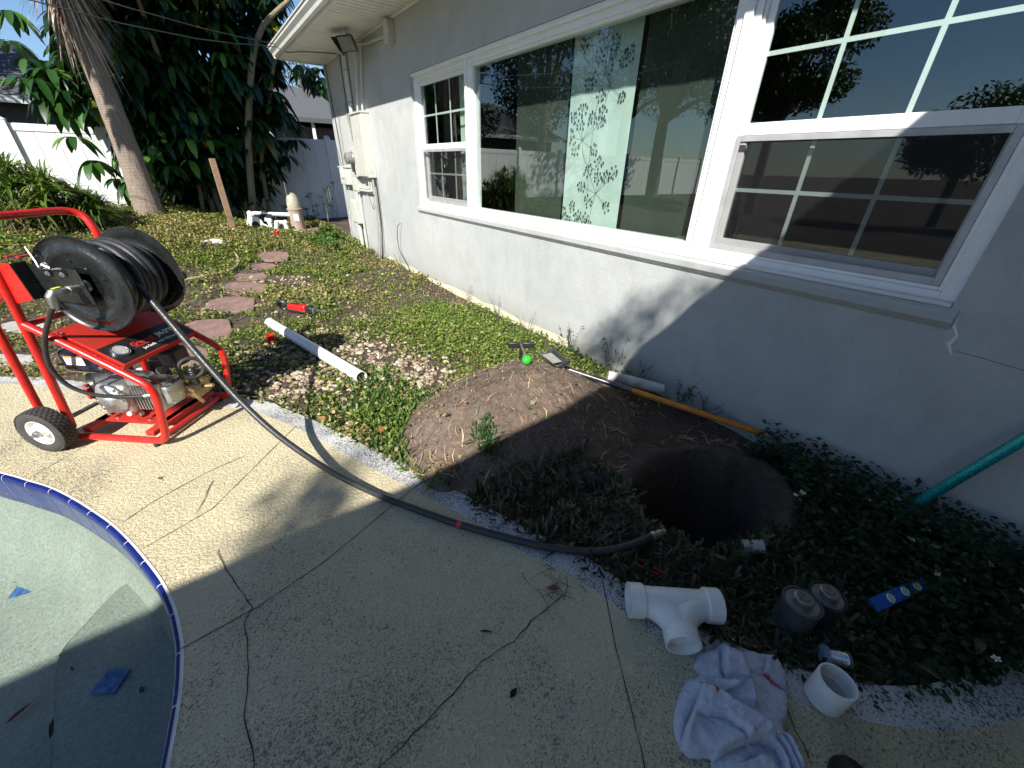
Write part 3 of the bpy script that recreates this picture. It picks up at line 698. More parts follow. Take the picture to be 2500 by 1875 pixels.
# ------------------------------------------------------------------ electric gear on the wall
def box_thing(name, label, cat, x0, x1, y0, y1, z0, z1, bev=.006):
    t = thing(name, label, cat, (x1, (y0+y1)/2, z0)); return t
ep = thing('electric_cabinet', 'tall grey electric panel box with hooded top and round knock-out', 'electric box', (W, 7.05, 1.24))
MB().boxmm(W-.13, W-.001, 6.82, 7.30, 1.24, 2.08).build('cabinet', 'grey_box', ep, bevel=.005)
MB().boxmm(W-.142, W-.131, 6.835, 7.285, 1.255, 2.05).build('door', 'grey_box', ep, bevel=.004)
MB().extr([(W-.15, 6.81, 2.075), (W-.15, 6.81, 2.095), (W-.001, 6.81, 2.115), (W-.001, 6.81, 2.081)], (0, .50, 0)).build('hood', 'grey_box', ep, smooth=False)
MB().torus((W-.065, 6.8185, 1.33), (0, 1, 0), .035, .003, 20, 6).build('knockout', 'grey_box', ep); MB().torus((W-.065, 6.8185, 1.33), (0, 1, 0), .018, .003, 16, 6).build('knockout', 'grey_box', ep)
me_ = thing('electric_meter', 'grey meter socket box with round glass meter beside the tall panel', 'meter', (W, 7.55, 1.2))
MB().boxmm(W-.11, W-.001, 7.34, 7.72, 1.24, 1.66).build('socket_box', 'grey_box', me_, bevel=.006)
MB().lathe((W-.10, 7.53, 1.50), (-1, 0, 0), [(0, .10), (.03, .10), (.035, .088), (.12, .085), (.135, .07), (.137, .01)], 24).build('meter_dome', 'lamp_glass', me_)
MB().torus((W-.135, 7.53, 1.50), (1, 0, 0), .093, .008, 24, 8).build('ring', 'steel', me_)
MB().box((W-.113, 7.53, 1.33), (.006, .06, .13)).build('cover_tab', 'black_pl', me_, bevel=.003)
jb = thing('junction_box', 'small pale grey junction box by the house corner', 'junction box', (W, 8.25, 1.08))
MB().boxmm(W-.10, W-.001, 8.12, 8.52, 1.09, 1.36).build('case', 'grey_box', jb, bevel=.006); MB().boxmm(W-.115, W-.0, 8.1, 8.54, 1.361, 1.385).build('lid', 'grey_box', jb, bevel=.004); MB().boxmm(W-.118, W-.101, 8.25, 8.4, 1.2, 1.37).build('clasp', 'white_metal', jb, bevel=.003)
ub = thing('utility_box', 'grey box low on the wall under the meter', 'utility box', (W, 7.95, .45))
MB().boxmm(W-.11, W-.001, 7.80, 8.08, .47, .86).build('case', 'grey_box', ub, bevel=.006); MB().boxmm(W-.122, W-.111, 7.82, 8.06, .49, .84).build('cover', 'grey_box', ub, bevel=.003)
sb = thing('breaker_box', 'short grey box hanging beneath the meter socket', 'electric box', (W, 7.6, 1.0))
MB().boxmm(W-.09, W-.001, 7.62, 7.86, 1.0, 1.22).build('case', 'grey_box', sb, bevel=.005); MB().boxmm(W-.10, W-.091, 7.64, 7.84, 1.02, 1.20).build('cover', 'grey_box', sb, bevel=.003)
def run(name, label, pts, r, mt='grey_box', cat='conduit', group=None, n=8, straps=()):
    o = MB().tube(spline(pts, 5) if len(pts) > 2 else pts, r, n).build(name, mt, None); tag(o, label, cat, group)
    for p in straps: MB().torus(p, (0, 0, 1), r+.003, .006, 12, 6).build('strap', 'steel', o)
    return o
run('service_mast', 'thick grey conduit rising from the meter into the soffit', [(W-.04, 7.5, 1.66), (W-.04, 7.45, ZS-.002)], .034, straps=[(W-.04, 7.46, 2.25), (W-.04, 7.455, 2.65)])
run('conduit', 'thin conduit from the panel hood to the soffit, next to the thick service mast', [(W-.05, 7.16, 2.105), (W-.04, 7.05, 2.45), (W-.035, 6.86, ZS-.002)], .013, group='thin conduits over the panel')
run('conduit', 'thin conduit from the panel hood to the soffit, on the window side', [(W-.05, 6.93, 2.105), (W-.035, 6.86, 2.4), (W-.03, 6.68, ZS-.002)], .013, group='thin conduits over the panel')
run('conduit', 'lower bent conduit running from under the panel to the meter boxes', [(W-.06, 6.95, 1.25), (W-.06, 6.96, 1.08), (W-.06, 7.02, 1.04), (W-.06, 7.6, 1.035), (W-.06, 7.66, 1.06)], .014, group='bent conduits under the panel')
run('conduit', 'upper bent conduit running from under the panel to the meter boxes', [(W-.06, 7.05, 1.25), (W-.06, 7.06, 1.11), (W-.06, 7.12, 1.075), (W-.06, 7.56, 1.07), (W-.06, 7.64, 1.09)], .014, group='bent conduits under the panel')
run('conduit', 'dark grey flexible conduit hanging from the panel to the ground', [(W-.06, 6.86, 1.245), (W-.045, 6.86, .8), (W-.04, 6.88, .45), (W-.06, 6.95, .15), (W-.08, 7.0, -.02)], .019, 'cable')
run('conduit', 'black cable hanging beside the grey flexible conduit', [(W-.03, 6.80, 1.24), (W-.025, 6.80, .8), (W-.03, 6.83, .4), (W-.06, 6.92, -.02)], .008, 'black_cable', 'cable')
run('conduit', 'grey pipe running from the low utility box into the ground', [(W-.05, 7.94, .47), (W-.05, 7.94, -.05)], .03)
run('conduit', 'thin pipe coming out of the ground below the breaker box', [(W-.045, 7.7, 1.0), (W-.04, 7.72, .5), (W-.04, 7.72, -.05)], .014)
for k, (a, b_, c, lab) in enumerate([((8.62, ZS), (8.55, 2.0), (8.45, 1.39), 'black cable dropping down the house corner to the junction box'), ((7.75, ZS), (7.76, 2.2), (7.62, 1.67), 'black cable dropping from the soffit to the meter box'), ((8.30, 2.25), (8.36, 1.85), (8.32, 1.39), 'looped grey wire above the junction box'), ((7.85, 2.3), (7.80, 1.9), (7.66, 1.66), 'pale wire pair over the meter socket')]):
    run('wall_cable', lab, [(W-.012, a[0], a[1]-.004), (W-.014, (a[0]+b_[0])/2+.02, (a[1]+b_[1])/2), (W-.012, *b_), (W-.03, *c)], .0065, 'black_cable' if k < 2 else 'cable', 'cable', n=6)
for k, (pts, lab) in enumerate([([(W-.06, 8.42, 1.09), (W-.10, 8.40, .7), (W-.07, 8.42, .35), (W-.22, 8.5, .08), (W-.40, 8.35, .09)], 'white wire hanging from the junction box to the weeds'), ([(W-.05, 8.2, 1.09), (W-.16, 8.1, .8), (W-.1, 8.05, .5), (W-.13, 7.9, .1)], 'grey wire looping past the utility box'), ([(W-.04, 7.35, 1.06), (W-.02, 7.2, .8), (W-.03, 7.05, .85), (W-.02, 6.99, .95), (W-.02, 7.1, .3), (W-.04, 7.2, 0)], 'tangled thin wire under the tall panel'), ([(W-.02, 5.99, .67), (W-.07, 6.02, .6), (W-.05, 6.1, .3), (W-.04, 5.9, .12), (W-.05, 5.70, -.02)], 'black wire poking out of the wall below the small window')]):
    run('loose_wire', lab, pts, .005, 'black_cable' if k == 3 else 'cable', 'wire', n=6)
fl = thing('flood_light', 'twin black flood light under the soffit', 'light fixture', (2.14, 6.55, ZS))
MB().lathe((2.14, 6.55, ZS-.0005), (0, 0, -1), [(0, .065), (.012, .06), (.03, .03), (.031, .005)], 20).build('mount', 'soffit', fl)
for s_, (dx, dy) in ((-1, (-.10, .09)), (1, (-.05, -.12))):
    c = Vector((2.14+dx, 6.55+dy, ZS-.13)); a = Vector((-.75, -.45*s_ if s_ > 0 else .35, -.55)).normalized(); X, Y, Z = frame_of(a)
    MB().tube([(2.14, 6.55, ZS-.03), (2.14+dx*.4, 6.55+dy*.4, ZS-.07), c], .014, 8).build('arm', 'black_pl', fl)
    h_ = MB(); h_.add([c+X*u*.065+Y*v*.05-Z*.05 for u, v in ((-1, -1), (1, -1), (1, 1), (-1, 1))]+[c+X*u*.125+Y*v*.09+Z*.04 for u, v in ((-1, -1), (1, -1), (1, 1), (-1, 1))], [(3, 2, 1, 0), (0, 1, 5, 4), (1, 2, 6, 5), (2, 3, 7, 6), (3, 0, 4, 7), (4, 5, 6, 7)])
    hd = h_.build('lamp_head', 'black_pl', fl, bevel=.006); MB().box(c+Z*.0425, (.215, .15, .004), (X, Y, Z)).build('lens', 'lamp_glass', hd, bevel=.001)
rd = thing('raceway', 'painted square raceway box with conduit under the soffit', 'raceway', (W, 5.7, 2.7))
MB().boxmm(W-.09, W-.001, 5.60, 5.72, 2.66, ZS-.023).build('box', 'grey_box', rd, bevel=.005)
MB().tube([(W-.04, 5.72, 2.75), (W-.04, 6.5, 2.80), (W-.03, 6.9, 2.86)], .014, 8).build('pipe', 'grey_box', rd)
# service wires to the eave
run('utility_wire', 'upper black service wire running from the trees to the eave', [(-9, 11, 5.2), (-.95, 6.9, 2.95), (XE-.14, 8.2, ZS+.06)], .006, 'black_cable', 'wire', n=6)
run('utility_wire', 'lower black service wire running from the trees to the eave', [(-9, 9.6, 4.6), (-1.05, 6.6, 2.72), (XE-.14, 8.22, ZS+.03)], .006, 'black_cable', 'wire', n=6)
run('eave_wire', 'black wire crossing the soffit from the gutter to the wall', [(XE-.14, 8.2, ZS+.05), (XE-.02, 8.1, ZS-.03), (XE+.2, 8.0, ZS-.012), (W-.1, 7.8, ZS-.012), (W-.02, 7.75, ZS-.03)], .006, 'black_cable', 'wire', n=6)

# ------------------------------------------------------------------ vinyl fence along the back
YB = 12.3; FT = 1.93
fence = thing('vinyl_fence', 'white vinyl privacy fence closing the back of the yard', 'fence', (-4, YB, 0))
bw = .305; postx = [-15.5+1.86*i for i in range(13)]
board = MB().boxmm(-bw/2+.003, bw/2-.003, -.010, .010, 0, FT-.17).build('board', 'vinyl', fence, smooth=False, bevel=.004, world=False); bmesh_b = board.data
first = True
for a, b_ in zip(postx, postx[1:]):
    n = 6; wd = (b_-a-.127)/n
    for i in range(n):
        x = a+.0635+wd*(i+.5)
        if first: o = board; first = False
        else:
            o = bpy.data.objects.new('board', bmesh_b); col.objects.link(o); o.parent = fence; mo_ = o.modifiers.new('bevel', 'BEVEL'); mo_.width = .004; mo_.segments = 2
        o.location = (x+4, random.uniform(-.002, .002), .1); o.scale = (wd/bw, 1, 1)
for a, b_ in zip(postx, postx[1:]):
    r_ = MB(); r_.boxmm(a+.064, b_-.064, YB-.022, YB+.022, FT-.10, FT+.02); r_.build('rail', 'vinyl', fence, smooth=False, bevel=.004)
for i, x in enumerate(postx):
    p = MB(); p.boxmm(x-.0635, x+.0635, YB-.0635, YB+.0635, -.2, FT+.07); po = p.build('post', 'vinyl', fence, smooth=False, bevel=.005)
    c = MB(); c.add([(x-.075, YB-.075, FT+.071), (x+.075, YB-.075, FT+.071), (x+.075, YB+.075, FT+.071), (x-.075, YB+.075, FT+.071), (x, YB, FT+.12)], [(3, 2, 1, 0), (0, 1, 4), (1, 2, 4), (2, 3, 4), (3, 0, 4)]); c.build('post_cap', 'vinyl', po, smooth=False)

# ------------------------------------------------------------------ neighbours' houses beyond the fence
nh = thing('neighbour_house', 'grey roofed house beyond the fence behind the palm trunk', 'house', (-7, 23, 0))
MB().boxmm(-13, -2.1, 20.6, 27, 0, 2.8).build('wall', 'nbr_wall', nh, smooth=False)
MB().add([(-13.6, 20, 2.95), (-1.5, 20, 2.95), (-1.5, 27.6, 2.95), (-13.6, 27.6, 2.95), (-11, 23.8, 4.75), (-3.6, 23.8, 4.75)], [(0, 1, 5, 4), (1, 2, 5), (2, 3, 4, 5), (3, 0, 4), (3, 2, 1, 0)]).build('roof', 'nbr_roof', nh, smooth=False)
MB().boxmm(-13.6, -1.5, 19.96, 19.995, 2.78, 2.96).build('fascia', 'white_metal', nh, smooth=False)
nw = MB(); nw.boxmm(-9, -7.4, 20.55, 20.595, 1.0, 2.3); nw.build('window', 'frame', nh, smooth=False)
nh2 = thing('neighbour_house', 'grey roofed house with screened porch behind the stucco house corner', 'house', (6.5, 22, 0))
MB().boxmm(2.6, 12, 20.2, 26, 0, 2.7).build('wall', 'nbr_wall', nh2, smooth=False)
MB().add([(1.0, 19, 2.92), (13, 19, 2.92), (13, 26.5, 2.92), (1.0, 26.5, 2.92), tuple(planey(600, 185, 22.6)), tuple(planey(655, 203, 22.6)), tuple(planey(830, 284, 22.6))], [(0, 1, 6, 5, 4), (1, 2, 6), (2, 3, 4, 5, 6), (3, 0, 4), (3, 2, 1, 0)]).build('roof', 'nbr_roof', nh2, smooth=False)
MB().boxmm(1.0, 13, 18.96, 18.995, 2.78, 2.93).build('fascia', 'nbr_roof', nh2, smooth=False)
for x in (1.4, 2.9, 4.4, 5.9, 7.4, 8.9): MB().boxmm(x-.05, x+.05, 19.1, 19.2, 0, 2.78).build('porch_post', 'vinyl', nh2, smooth=False)
MB().boxmm(1.4, 8.9, 19.12, 19.18, 2.1, 2.2).build('porch_rail', 'vinyl', nh2, smooth=False)

# ------------------------------------------------------------------ foliage helpers
def rot_from(dirs, ups):
    d = dirs/np.linalg.norm(dirs, axis=1, keepdims=True); s = np.cross(d, ups); s /= np.linalg.norm(s, axis=1, keepdims=True)+1e-9; u = np.cross(s, d); return d, s, u
def leaf_verts(base, dirs, ups, length, width, droop, prof, segs, cup=.15):
    """ribbons of quads along dirs, bending towards -z; returns V, F and vertices per leaf"""
    n = len(base); d, s, u = rot_from(dirs, ups); rows = []
    for k in range(segs+1):
        t = k/segs
        c = base + d*(length*t)[:, None] + np.array([0, 0, -1.0])*(droop*length*t*t)[:, None]
        wv = (width*prof[k]/2)[:, None]
        rows.append(c - s*wv + u*wv*cup); rows.append(c); rows.append(c + s*wv + u*wv*cup)
    V = np.stack(rows, 1).reshape(-1, 3); per = 3*(segs+1)
    f = []
    for k in range(segs):
        a = 3*k
        f += [(a, a+1, a+4, a+3), (a+1, a+2, a+5, a+4)]
    f = np.array(f); F = (f[None] + (np.arange(n)*per)[:, None, None]).reshape(-1, 4)
    return V, F, per
def leaf_cols(n, per, cols, weights, jitter=.25):
    c = np.array(cols)[rng.choice(len(cols), n, p=np.array(weights)/sum(weights))]
    c = c*(1+rng.uniform(-jitter, jitter, (n, 1))); return np.repeat(c, per, 0)
def unit(n):
    v = rng.normal(size=(n, 3)); return v/np.linalg.norm(v, axis=1, keepdims=True)

# ------------------------------------------------------------------ umbrella tree
tree = thing('umbrella_tree', 'dense dark tree with big glossy drooping leaves in front of the fence', 'tree', (1.0, 11.2, .2))
tr = MB(); B0 = planey(*z2(1590, 1290), 11.2)
tp = [(B0.x, 11.2, .1), planey(*z2(1600, 1000), 11.2), planey(*z2(1600, 700), 11.2), planey(*z2(1625, 380), 11.2), planey(*z2(1680, 190), 11.1), planey(*z2(1760, 90), 11.0), planey(*z2(1860, 0), 10.9)]
tr.tube(spline(tp, 4), [.075-.0016*i for i in range(25)], 10); tr.build('trunk', 'bark', tree)
for k, (x, y, xx, yy, zt, r) in enumerate([(1.3, 11.5, 2.2, 11.3, 3.6, .05), (.4, 11.6, -.6, 11.7, 3.9, .07), (.0, 11.6, -1.1, 11.6, 2.6, .04), (.9, 11.8, .6, 12.0, 5.0, .08), (.2, 11.7, .1, 11.3, 4.6, .06)]):
    MB().tube(spline([(x, y, .1), (x+.1*(-1)**k, y, 1.4), ((x+xx)/2, (y+yy)/2, zt*.65), (xx, yy, zt)], 4), [r*(1-.04*i) for i in range(13)], 8).build('limb', 'bark', tree)
PROF8 = [.14, .60, .90, 1.0, .98, .72, .10]
cl = []          # cluster centre, facing
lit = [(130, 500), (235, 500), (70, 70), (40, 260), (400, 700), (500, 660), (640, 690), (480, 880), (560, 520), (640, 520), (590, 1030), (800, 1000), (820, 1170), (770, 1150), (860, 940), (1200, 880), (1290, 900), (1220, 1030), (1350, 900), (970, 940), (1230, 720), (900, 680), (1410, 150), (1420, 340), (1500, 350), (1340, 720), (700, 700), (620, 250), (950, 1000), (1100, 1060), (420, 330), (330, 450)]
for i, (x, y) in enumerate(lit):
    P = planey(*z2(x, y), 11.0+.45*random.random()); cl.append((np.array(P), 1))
N = 0
while N < 1500:
    x = rng.uniform(-2.9, 2.5); y = rng.uniform(11.2, 13.8); z = rng.uniform(.45, 6.2)
    if ((x-.15)/2.75)**2+((y-12.4)/1.6)**2+((z-3.4)/3.0)**2 > 1: continue
    if z < 2.3 and x < -.9: continue
    if x < -1.75: continue
    if z < 2.2 and x > 1.75: continue
    N += 1; q = proj((x, y, z)); qx, qy = q[0]/.3797, q[1]/.3797
    if (1770 < qx < 2150 and 300 < qy < 800) or (qx < 360 and qy < 330): continue
    cl.append((np.array([x, y, z]), 0))
for i in range(430):                              # unseen leaf clusters added up the sun rays to shade the tree
    q = np.array([rng.uniform(-.45, 2.3), 11.3, rng.uniform(.6, 3.6)])
    if abs(q[0]-.2) < .5: q[0] += 1.0
    t = rng.uniform(4.1, 6.3)-q[2]; cl.append((q+np.array([-.95, -.80, 1.0])*t, 0))
for x, y in [(1930, 420), (1960, 480), (2010, 520), (2050, 560), (2060, 440), (1990, 440), (2080, 500), (1790, 640), (1830, 720), (1870, 800), (1900, 900), (1840, 1000), (1800, 900), (1760, 1100), (1700, 1180)]:
    P = planey(*z2(x, y), 11.5+.4*random.random()); cl.append((np.array(P), 0))
base = []; dirs = []; ln = []; own = []; pet = MB()
for ci, (c, front) in enumerate(cl):
    n = random.randint(7, 10); a0 = random.uniform(0, 6.28); tilt = random.uniform(-.55, .15)
    sc = random.uniform(.8, 1.2)*(1.0 if front else .95)
    for k in range(n):
        a = a0+6.283*k/n+random.uniform(-.2, .2)
        base.append(c+np.array([math.cos(a), math.sin(a), 0])*.05); dirs.append([math.cos(a), math.sin(a), tilt+random.uniform(-.25, .2)]); ln.append(.29*sc*random.uniform(.8, 1.15)); own.append(front)
base = np.array(base); dirs = np.array(dirs); ln = np.array(ln); own = np.array(own); n = len(base)
V, F, per = leaf_verts(base, dirs, np.tile([0, 0, 1.0], (n, 1)), ln, ln*.40, rng.uniform(.45, 1.15, n), PROF8, 6, .22)
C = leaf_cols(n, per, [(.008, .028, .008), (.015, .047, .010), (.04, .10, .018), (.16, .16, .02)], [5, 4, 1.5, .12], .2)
fm = np.repeat(own == 1, per); C[fm] = (C*np.array([2.9, 2.6, 2.0]))[fm]  # sunlight painted into the front leaves, the rest stay dark as shade
front_ids = np.where(own == 1)[0][:300]; rest = np.setdiff1d(np.arange(n), front_ids)
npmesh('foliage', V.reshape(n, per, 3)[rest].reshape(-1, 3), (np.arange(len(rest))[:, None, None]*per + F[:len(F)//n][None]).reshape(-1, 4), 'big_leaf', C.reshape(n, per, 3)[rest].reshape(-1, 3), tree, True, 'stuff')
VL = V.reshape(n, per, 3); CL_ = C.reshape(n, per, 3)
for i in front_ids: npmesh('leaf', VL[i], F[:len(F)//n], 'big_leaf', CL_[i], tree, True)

# ------------------------------------------------------------------ palm
YP = 10.45; PB = planey(370, 530, YP)
palm = thing('palm_tree', 'palm with bare fibrous trunk and a skirt of dead hanging fronds', 'palm tree', (PB.x, YP, PB.z-.05))
pts = []; rr = []
for i in range(22):
    t = i/21; z = PB.z-.12+t*5.0; pts.append((PB.x+.03*math.sin(t*4), YP+.02*math.sin(t*5), z)); rr.append(.205-.05*min(1, t*2.2)-.012*t+(.035*(1-t*8) if t < .12 else 0)+random.uniform(-.004, .004))
MB().tube(pts, rr, 20).build('trunk', 'palm_bark', palm)
n = 1300; a = rng.uniform(0, 6.28, n); zz = rng.uniform(3.25, 5.2, n); rad = .13+.05*rng.random(n)
base = np.stack([PB.x+np.cos(a)*rad, YP+np.sin(a)*rad, zz], 1); out = rng.uniform(.05, .95, n)*np.clip((zz-2.9)/.9, .25, 1)
dirs = np.stack([np.cos(a)*out, np.sin(a)*out, -np.ones(n)], 1)
ups = np.stack([np.cos(a), np.sin(a), np.full(n, .2)], 1)
V, F, per = leaf_verts(base, dirs, ups, rng.uniform(.3, .8, n), rng.uniform(.01, .024, n), rng.uniform(0, .35, n), [.8, 1, .9, .6, .1], 4, .1)
npmesh('dead_frond_skirt', V, F, 'straw', leaf_cols(n, per, [(.40, .31, .23), (.24, .17, .12), (.64, .55, .45)], [3, 3, 1.6]), palm, True, 'stuff')
for k in range(16):
    az = 6.283*k/16+random.uniform(-.15, .15); el = random.uniform(-.1, .9); d = Vector((math.cos(az)*math.cos(el), math.sin(az)*math.cos(el), math.sin(el)))
    st = [Vector((PB.x, YP, PB.z+4.85)) + d*(1.5*t) + Vector((0, 0, -.5*t*t)) for t in (0, .25, .5, .75, 1)]
    fo = MB().tube(st, [.02, .016, .012, .009, .005], 6).build('frond', 'strap', palm)
    m_ = 40; t = rng.uniform(.62, 1, m_); bb = np.array([st[0] + d*(1.5*q) + Vector((0, 0, -.5*q*q)) for q in t]); dd = np.array(d)[None]*.6+unit(m_)*.9; dd[:, 2] -= .35
    V, F, per = leaf_verts(bb, dd, np.tile([0, 0, 1.0], (m_, 1)), rng.uniform(.5, .9, m_), rng.uniform(.03, .045, m_), rng.uniform(.2, .5, m_), [.6, 1, .9, .6, .05], 4, .3)
    npmesh('leaflet_fan', V, F, 'strap', leaf_cols(m_, per, [(.05, .10, .025), (.09, .13, .03)], [2, 1]), fo, True, 'stuff')
for fo in palm.children:
    if fo.name.startswith('frond'):
        at = fo.data.color_attributes.new('Col', 'FLOAT_COLOR', 'POINT'); at.data.foreach_set('color', np.tile([.10, .14, .04, 1], len(fo.data.vertices)).astype(np.float32))

# ------------------------------------------------------------------ strap-leaved shrub on the left
def rosettes(name, label, spots, per_r, lmin, lmax, wd, cols, wts, mt='strap', group=None, lean=.9):
    c0 = np.mean([s[:3] for s in spots], 0); t = thing(name, label, 'shrub', (c0[0], c0[1], min(s[2] for s in spots)), 0, group)
    bb = []; dd = []; LL = []
    for x, y, z, sc in spots:
        for k in range(per_r):
            a = random.uniform(0, 6.28); e = random.uniform(.15, 1.2)
            bb.append((x+random.uniform(-.05, .05), y+random.uniform(-.05, .05), z)); dd.append((math.cos(a)*math.cos(e), math.sin(a)*math.cos(e), math.sin(e))); LL.append(random.uniform(lmin, lmax)*sc)
        MB().tube([(x, y, z-.35*sc-.1), (x, y, z+.03)], .007, 6).build('stem', 'bark', t)
    n = len(bb); LL = np.array(LL)
    V, F, per = leaf_verts(np.array(bb), np.array(dd), np.tile([0, 0, 1.0], (n, 1)), LL, np.full(n, wd), rng.uniform(.35, .9, n)*lean, [.5, 1, 1, .85, .55, .05], 5, .25)
    npmesh('foliage', V, F, mt, leaf_cols(n, per, cols, wts), t, True, 'stuff'); return t
GREENS = [(.045, .10, .015), (.08, .15, .02), (.16, .22, .03), (.25, .22, .06)]
sp = []
for i in range(95):
    px = random.uniform(-60, 640); yy = 985 + max(0, px)*.45 + random.uniform(0, 360-max(0, px)*.35); P = planey(*z2(px, yy), random.uniform(9.0, 10.6)); sp.append((P.x, P.y, P.z-.12, random.uniform(.8, 1.2)))
rosettes('strap_leaf_shrub', 'sunlit bushy shrub of narrow strap leaves against the white fence', sp, 34, .28, .52, .026, GREENS, [3, 4, 3, .5])
sp = []
for x, y in [(1100, 1330), (1180, 1340), (1250, 1350), (1380, 1370), (1420, 1350), (820, 1340), (760, 1350), (700, 1360)]:
    P = planey(*z2(x, y), 10.5); sp.append((P.x, P.y, P.z-.1, .7))
rosettes('strap_leaf_plant', 'low row of strap leaved plants around the palm foot', sp, 14, .2, .4, .03, GREENS, [3, 3, 2, .3])
sp = []
for i in range(16):
    P = planey(*z2(random.uniform(1950, 2190), random.uniform(1180, 1420)), random.uniform(10.9, 11.6)); sp.append((P.x, P.y, P.z, .6))
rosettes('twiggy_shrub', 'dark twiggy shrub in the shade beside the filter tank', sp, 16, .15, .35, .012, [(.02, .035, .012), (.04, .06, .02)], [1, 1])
sp = []
for i in range(26):
    P = gnd(*z2(random.uniform(2040, 2170), random.uniform(1440, 1560)), .25); sp.append((P.x+random.uniform(-.1, .1), P.y, P.z-.1*random.random(), .5))
rosettes('green_weed_clump', 'bright leafy weed clump at the house corner', sp, 16, .1, .22, .05, [(.05, .12, .02), (.09, .19, .03)], [1, 1], 'weed')
sp = [(planey(*z2(x, y), 10.9)) for x, y in [(1560, 1330), (1620, 1290), (1690, 1330), (1760, 1360), (1830, 1310), (1900, 1300)]]
rosettes('cordyline', 'dark spiky plants in the shade behind the pool pump', [(p.x, p.y, p.z-.1, .8) for p in sp], 18, .25, .45, .025, [(.02, .03, .015), (.05, .06, .04)], [2, 1])

# trees across the yard, mirrored by the window glass
def leafy_tree(name, label, x, y, h, rx, trunk_r, n_leaf, cols, zc=.62, extra=()):
    t = thing(name, label, 'tree', (x, y, 0))
    MB().tube(spline([(x, y, -.2), (x+.1, y, h*.3), (x-.15, y+.1, h*.55), (x+.1, y, h*.8)], 4), [trunk_r*(1-.06*i) for i in range(13)], 10).build('trunk', 'bark', t)
    lobes = []
    for k in range(11):
        a = random.uniform(0, 6.28); r = rx*random.uniform(.3, .75); c = np.array([x+r*math.cos(a), y+r*math.sin(a), h*(zc+random.uniform(-.2, .28))]); lobes.append((c, rx*random.uniform(.3, .5)))
        MB().tube(spline([(x, y, h*.35), ((x+c[0])/2, (y+c[1])/2, (h*.35+c[2])/2+.2), tuple(c)], 3), [trunk_r*.5, trunk_r*.4, trunk_r*.35, trunk_r*.3, trunk_r*.22, trunk_r*.15, trunk_r*.1], 7).build('limb', 'bark', t)
    lobes += [(np.array(c), r) for c, r in extra]
    nl = n_leaf//len(lobes); bb = np.concatenate([c+unit(nl)*(r*rng.random((nl, 1))**.4)*np.array([1.15, 1.15, .8]) for c, r in lobes]); nl = len(bb)
    V, F, per = leaf_verts(bb, unit(nl), unit(nl), rng.uniform(.10, .2, nl), rng.uniform(.05, .09, nl), rng.uniform(0, .3, nl), [.2, 1, .05], 2, .1)
    npmesh('crown', V, F, 'weed', leaf_cols(nl, per, cols, [1]*len(cols)), t, False, 'stuff')
leafy_tree('oak_tree', 'spreading dark oak across the yard mirrored in the picture window', -10.8, 11.4, 9.0, 2.9, .28, 16000, [(.02, .04, .012), (.035, .06, .015), (.06, .08, .02)])
leafy_tree('oak_tree', 'tall dark oak over the far fence mirrored in the picture window', -14.5, 16.5, 10.5, 3.6, .3, 13000, [(.02, .04, .012), (.035, .06, .015)])
leafy_tree('bushy_tree', 'rounded tree mirrored in the large window upper panes', -11.8, 7.7, 7.6, 2.3, .2, 14000, [(.03, .055, .015), (.05, .085, .02)])
leafy_tree('bushy_tree', 'low rounded tree mirrored along the sky edge of the large window', -14.5, 3.0, 3.9, 1.8, .16, 9000, [(.03, .055, .015), (.05, .085, .02)])
leafy_tree('oak_tree', 'broad oak standing behind the back fence mirrored beside the curtain', -8.2, 15.6, 9.5, 3.0, .26, 15000, [(.02, .04, .012), (.035, .06, .015)], .5)
leafy_tree('oak_tree', 'dense oak in the neighbouring yard mirrored in the narrow window', -6.4, 20.5, 9.5, 2.6, .26, 11000, [(.02, .04, .012), (.035, .06, .015)], .5)
up_sun = lambda p, t: tuple(np.array(p)+np.array([-.95, -.80, 1.0])*t)
leafy_tree('garden_tree', 'tree rising behind the wing roof whose crown dapples the deck edge', -8.0, -7.4, 7.2, 1.5, .22, 6000, [(.03, .055, .015), (.05, .085, .02)], .6, [])
gt = [o for o in bpy.data.objects if o.name == 'garden_tree'][0]
bb = []
for p, t, r, k in (((.0, 1.60, 0), 7.6, .22, 130), ((.15, 1.78, 0), 7.7, .14, 50), ((W, 1.72, .30), 7.8, .22, 110), ((W, 2.02, .12), 7.9, .16, 60), ((W, 1.40, .62), 7.6, .2, 80)):
    c = np.array(up_sun(p, t)); bb.append(c+unit(k)*(r*rng.random((k, 1))**.5)*np.array([1.3, 1.3, .8])); MB().tube([(-8.0, -7.4, 4.6), tuple((c+np.array([-8.0, -7.4, 4.6]))/2+np.array([0, 0, .3])), tuple(c)], [.05, .03, .01], 6).build('twig', 'bark', gt)
bb = np.concatenate(bb); nl = len(bb); V, F, per = leaf_verts(bb, unit(nl), unit(nl), rng.uniform(.08, .15, nl), rng.uniform(.03, .06, nl), rng.uniform(0, .3, nl), [.2, 1, .05], 2, .1)
npmesh('outer_sprays', V, F, 'weed', leaf_cols(nl, per, [(.03, .055, .015)], [1]), gt, False, 'stuff')
leafy_tree('bushy_tree', 'small rounded tree at the sky edge of the large window reflection', -15.5, -.6, 3.6, 1.6, .15, 7000, [(.03, .055, .015), (.05, .085, .02)])
leafy_tree('crape_myrtle', 'distant tree with sparse reddish twigs behind the house corner', 7.2, 30, 7.0, 1.8, .14, 2600, [(.16, .10, .08), (.10, .10, .05)], .72)

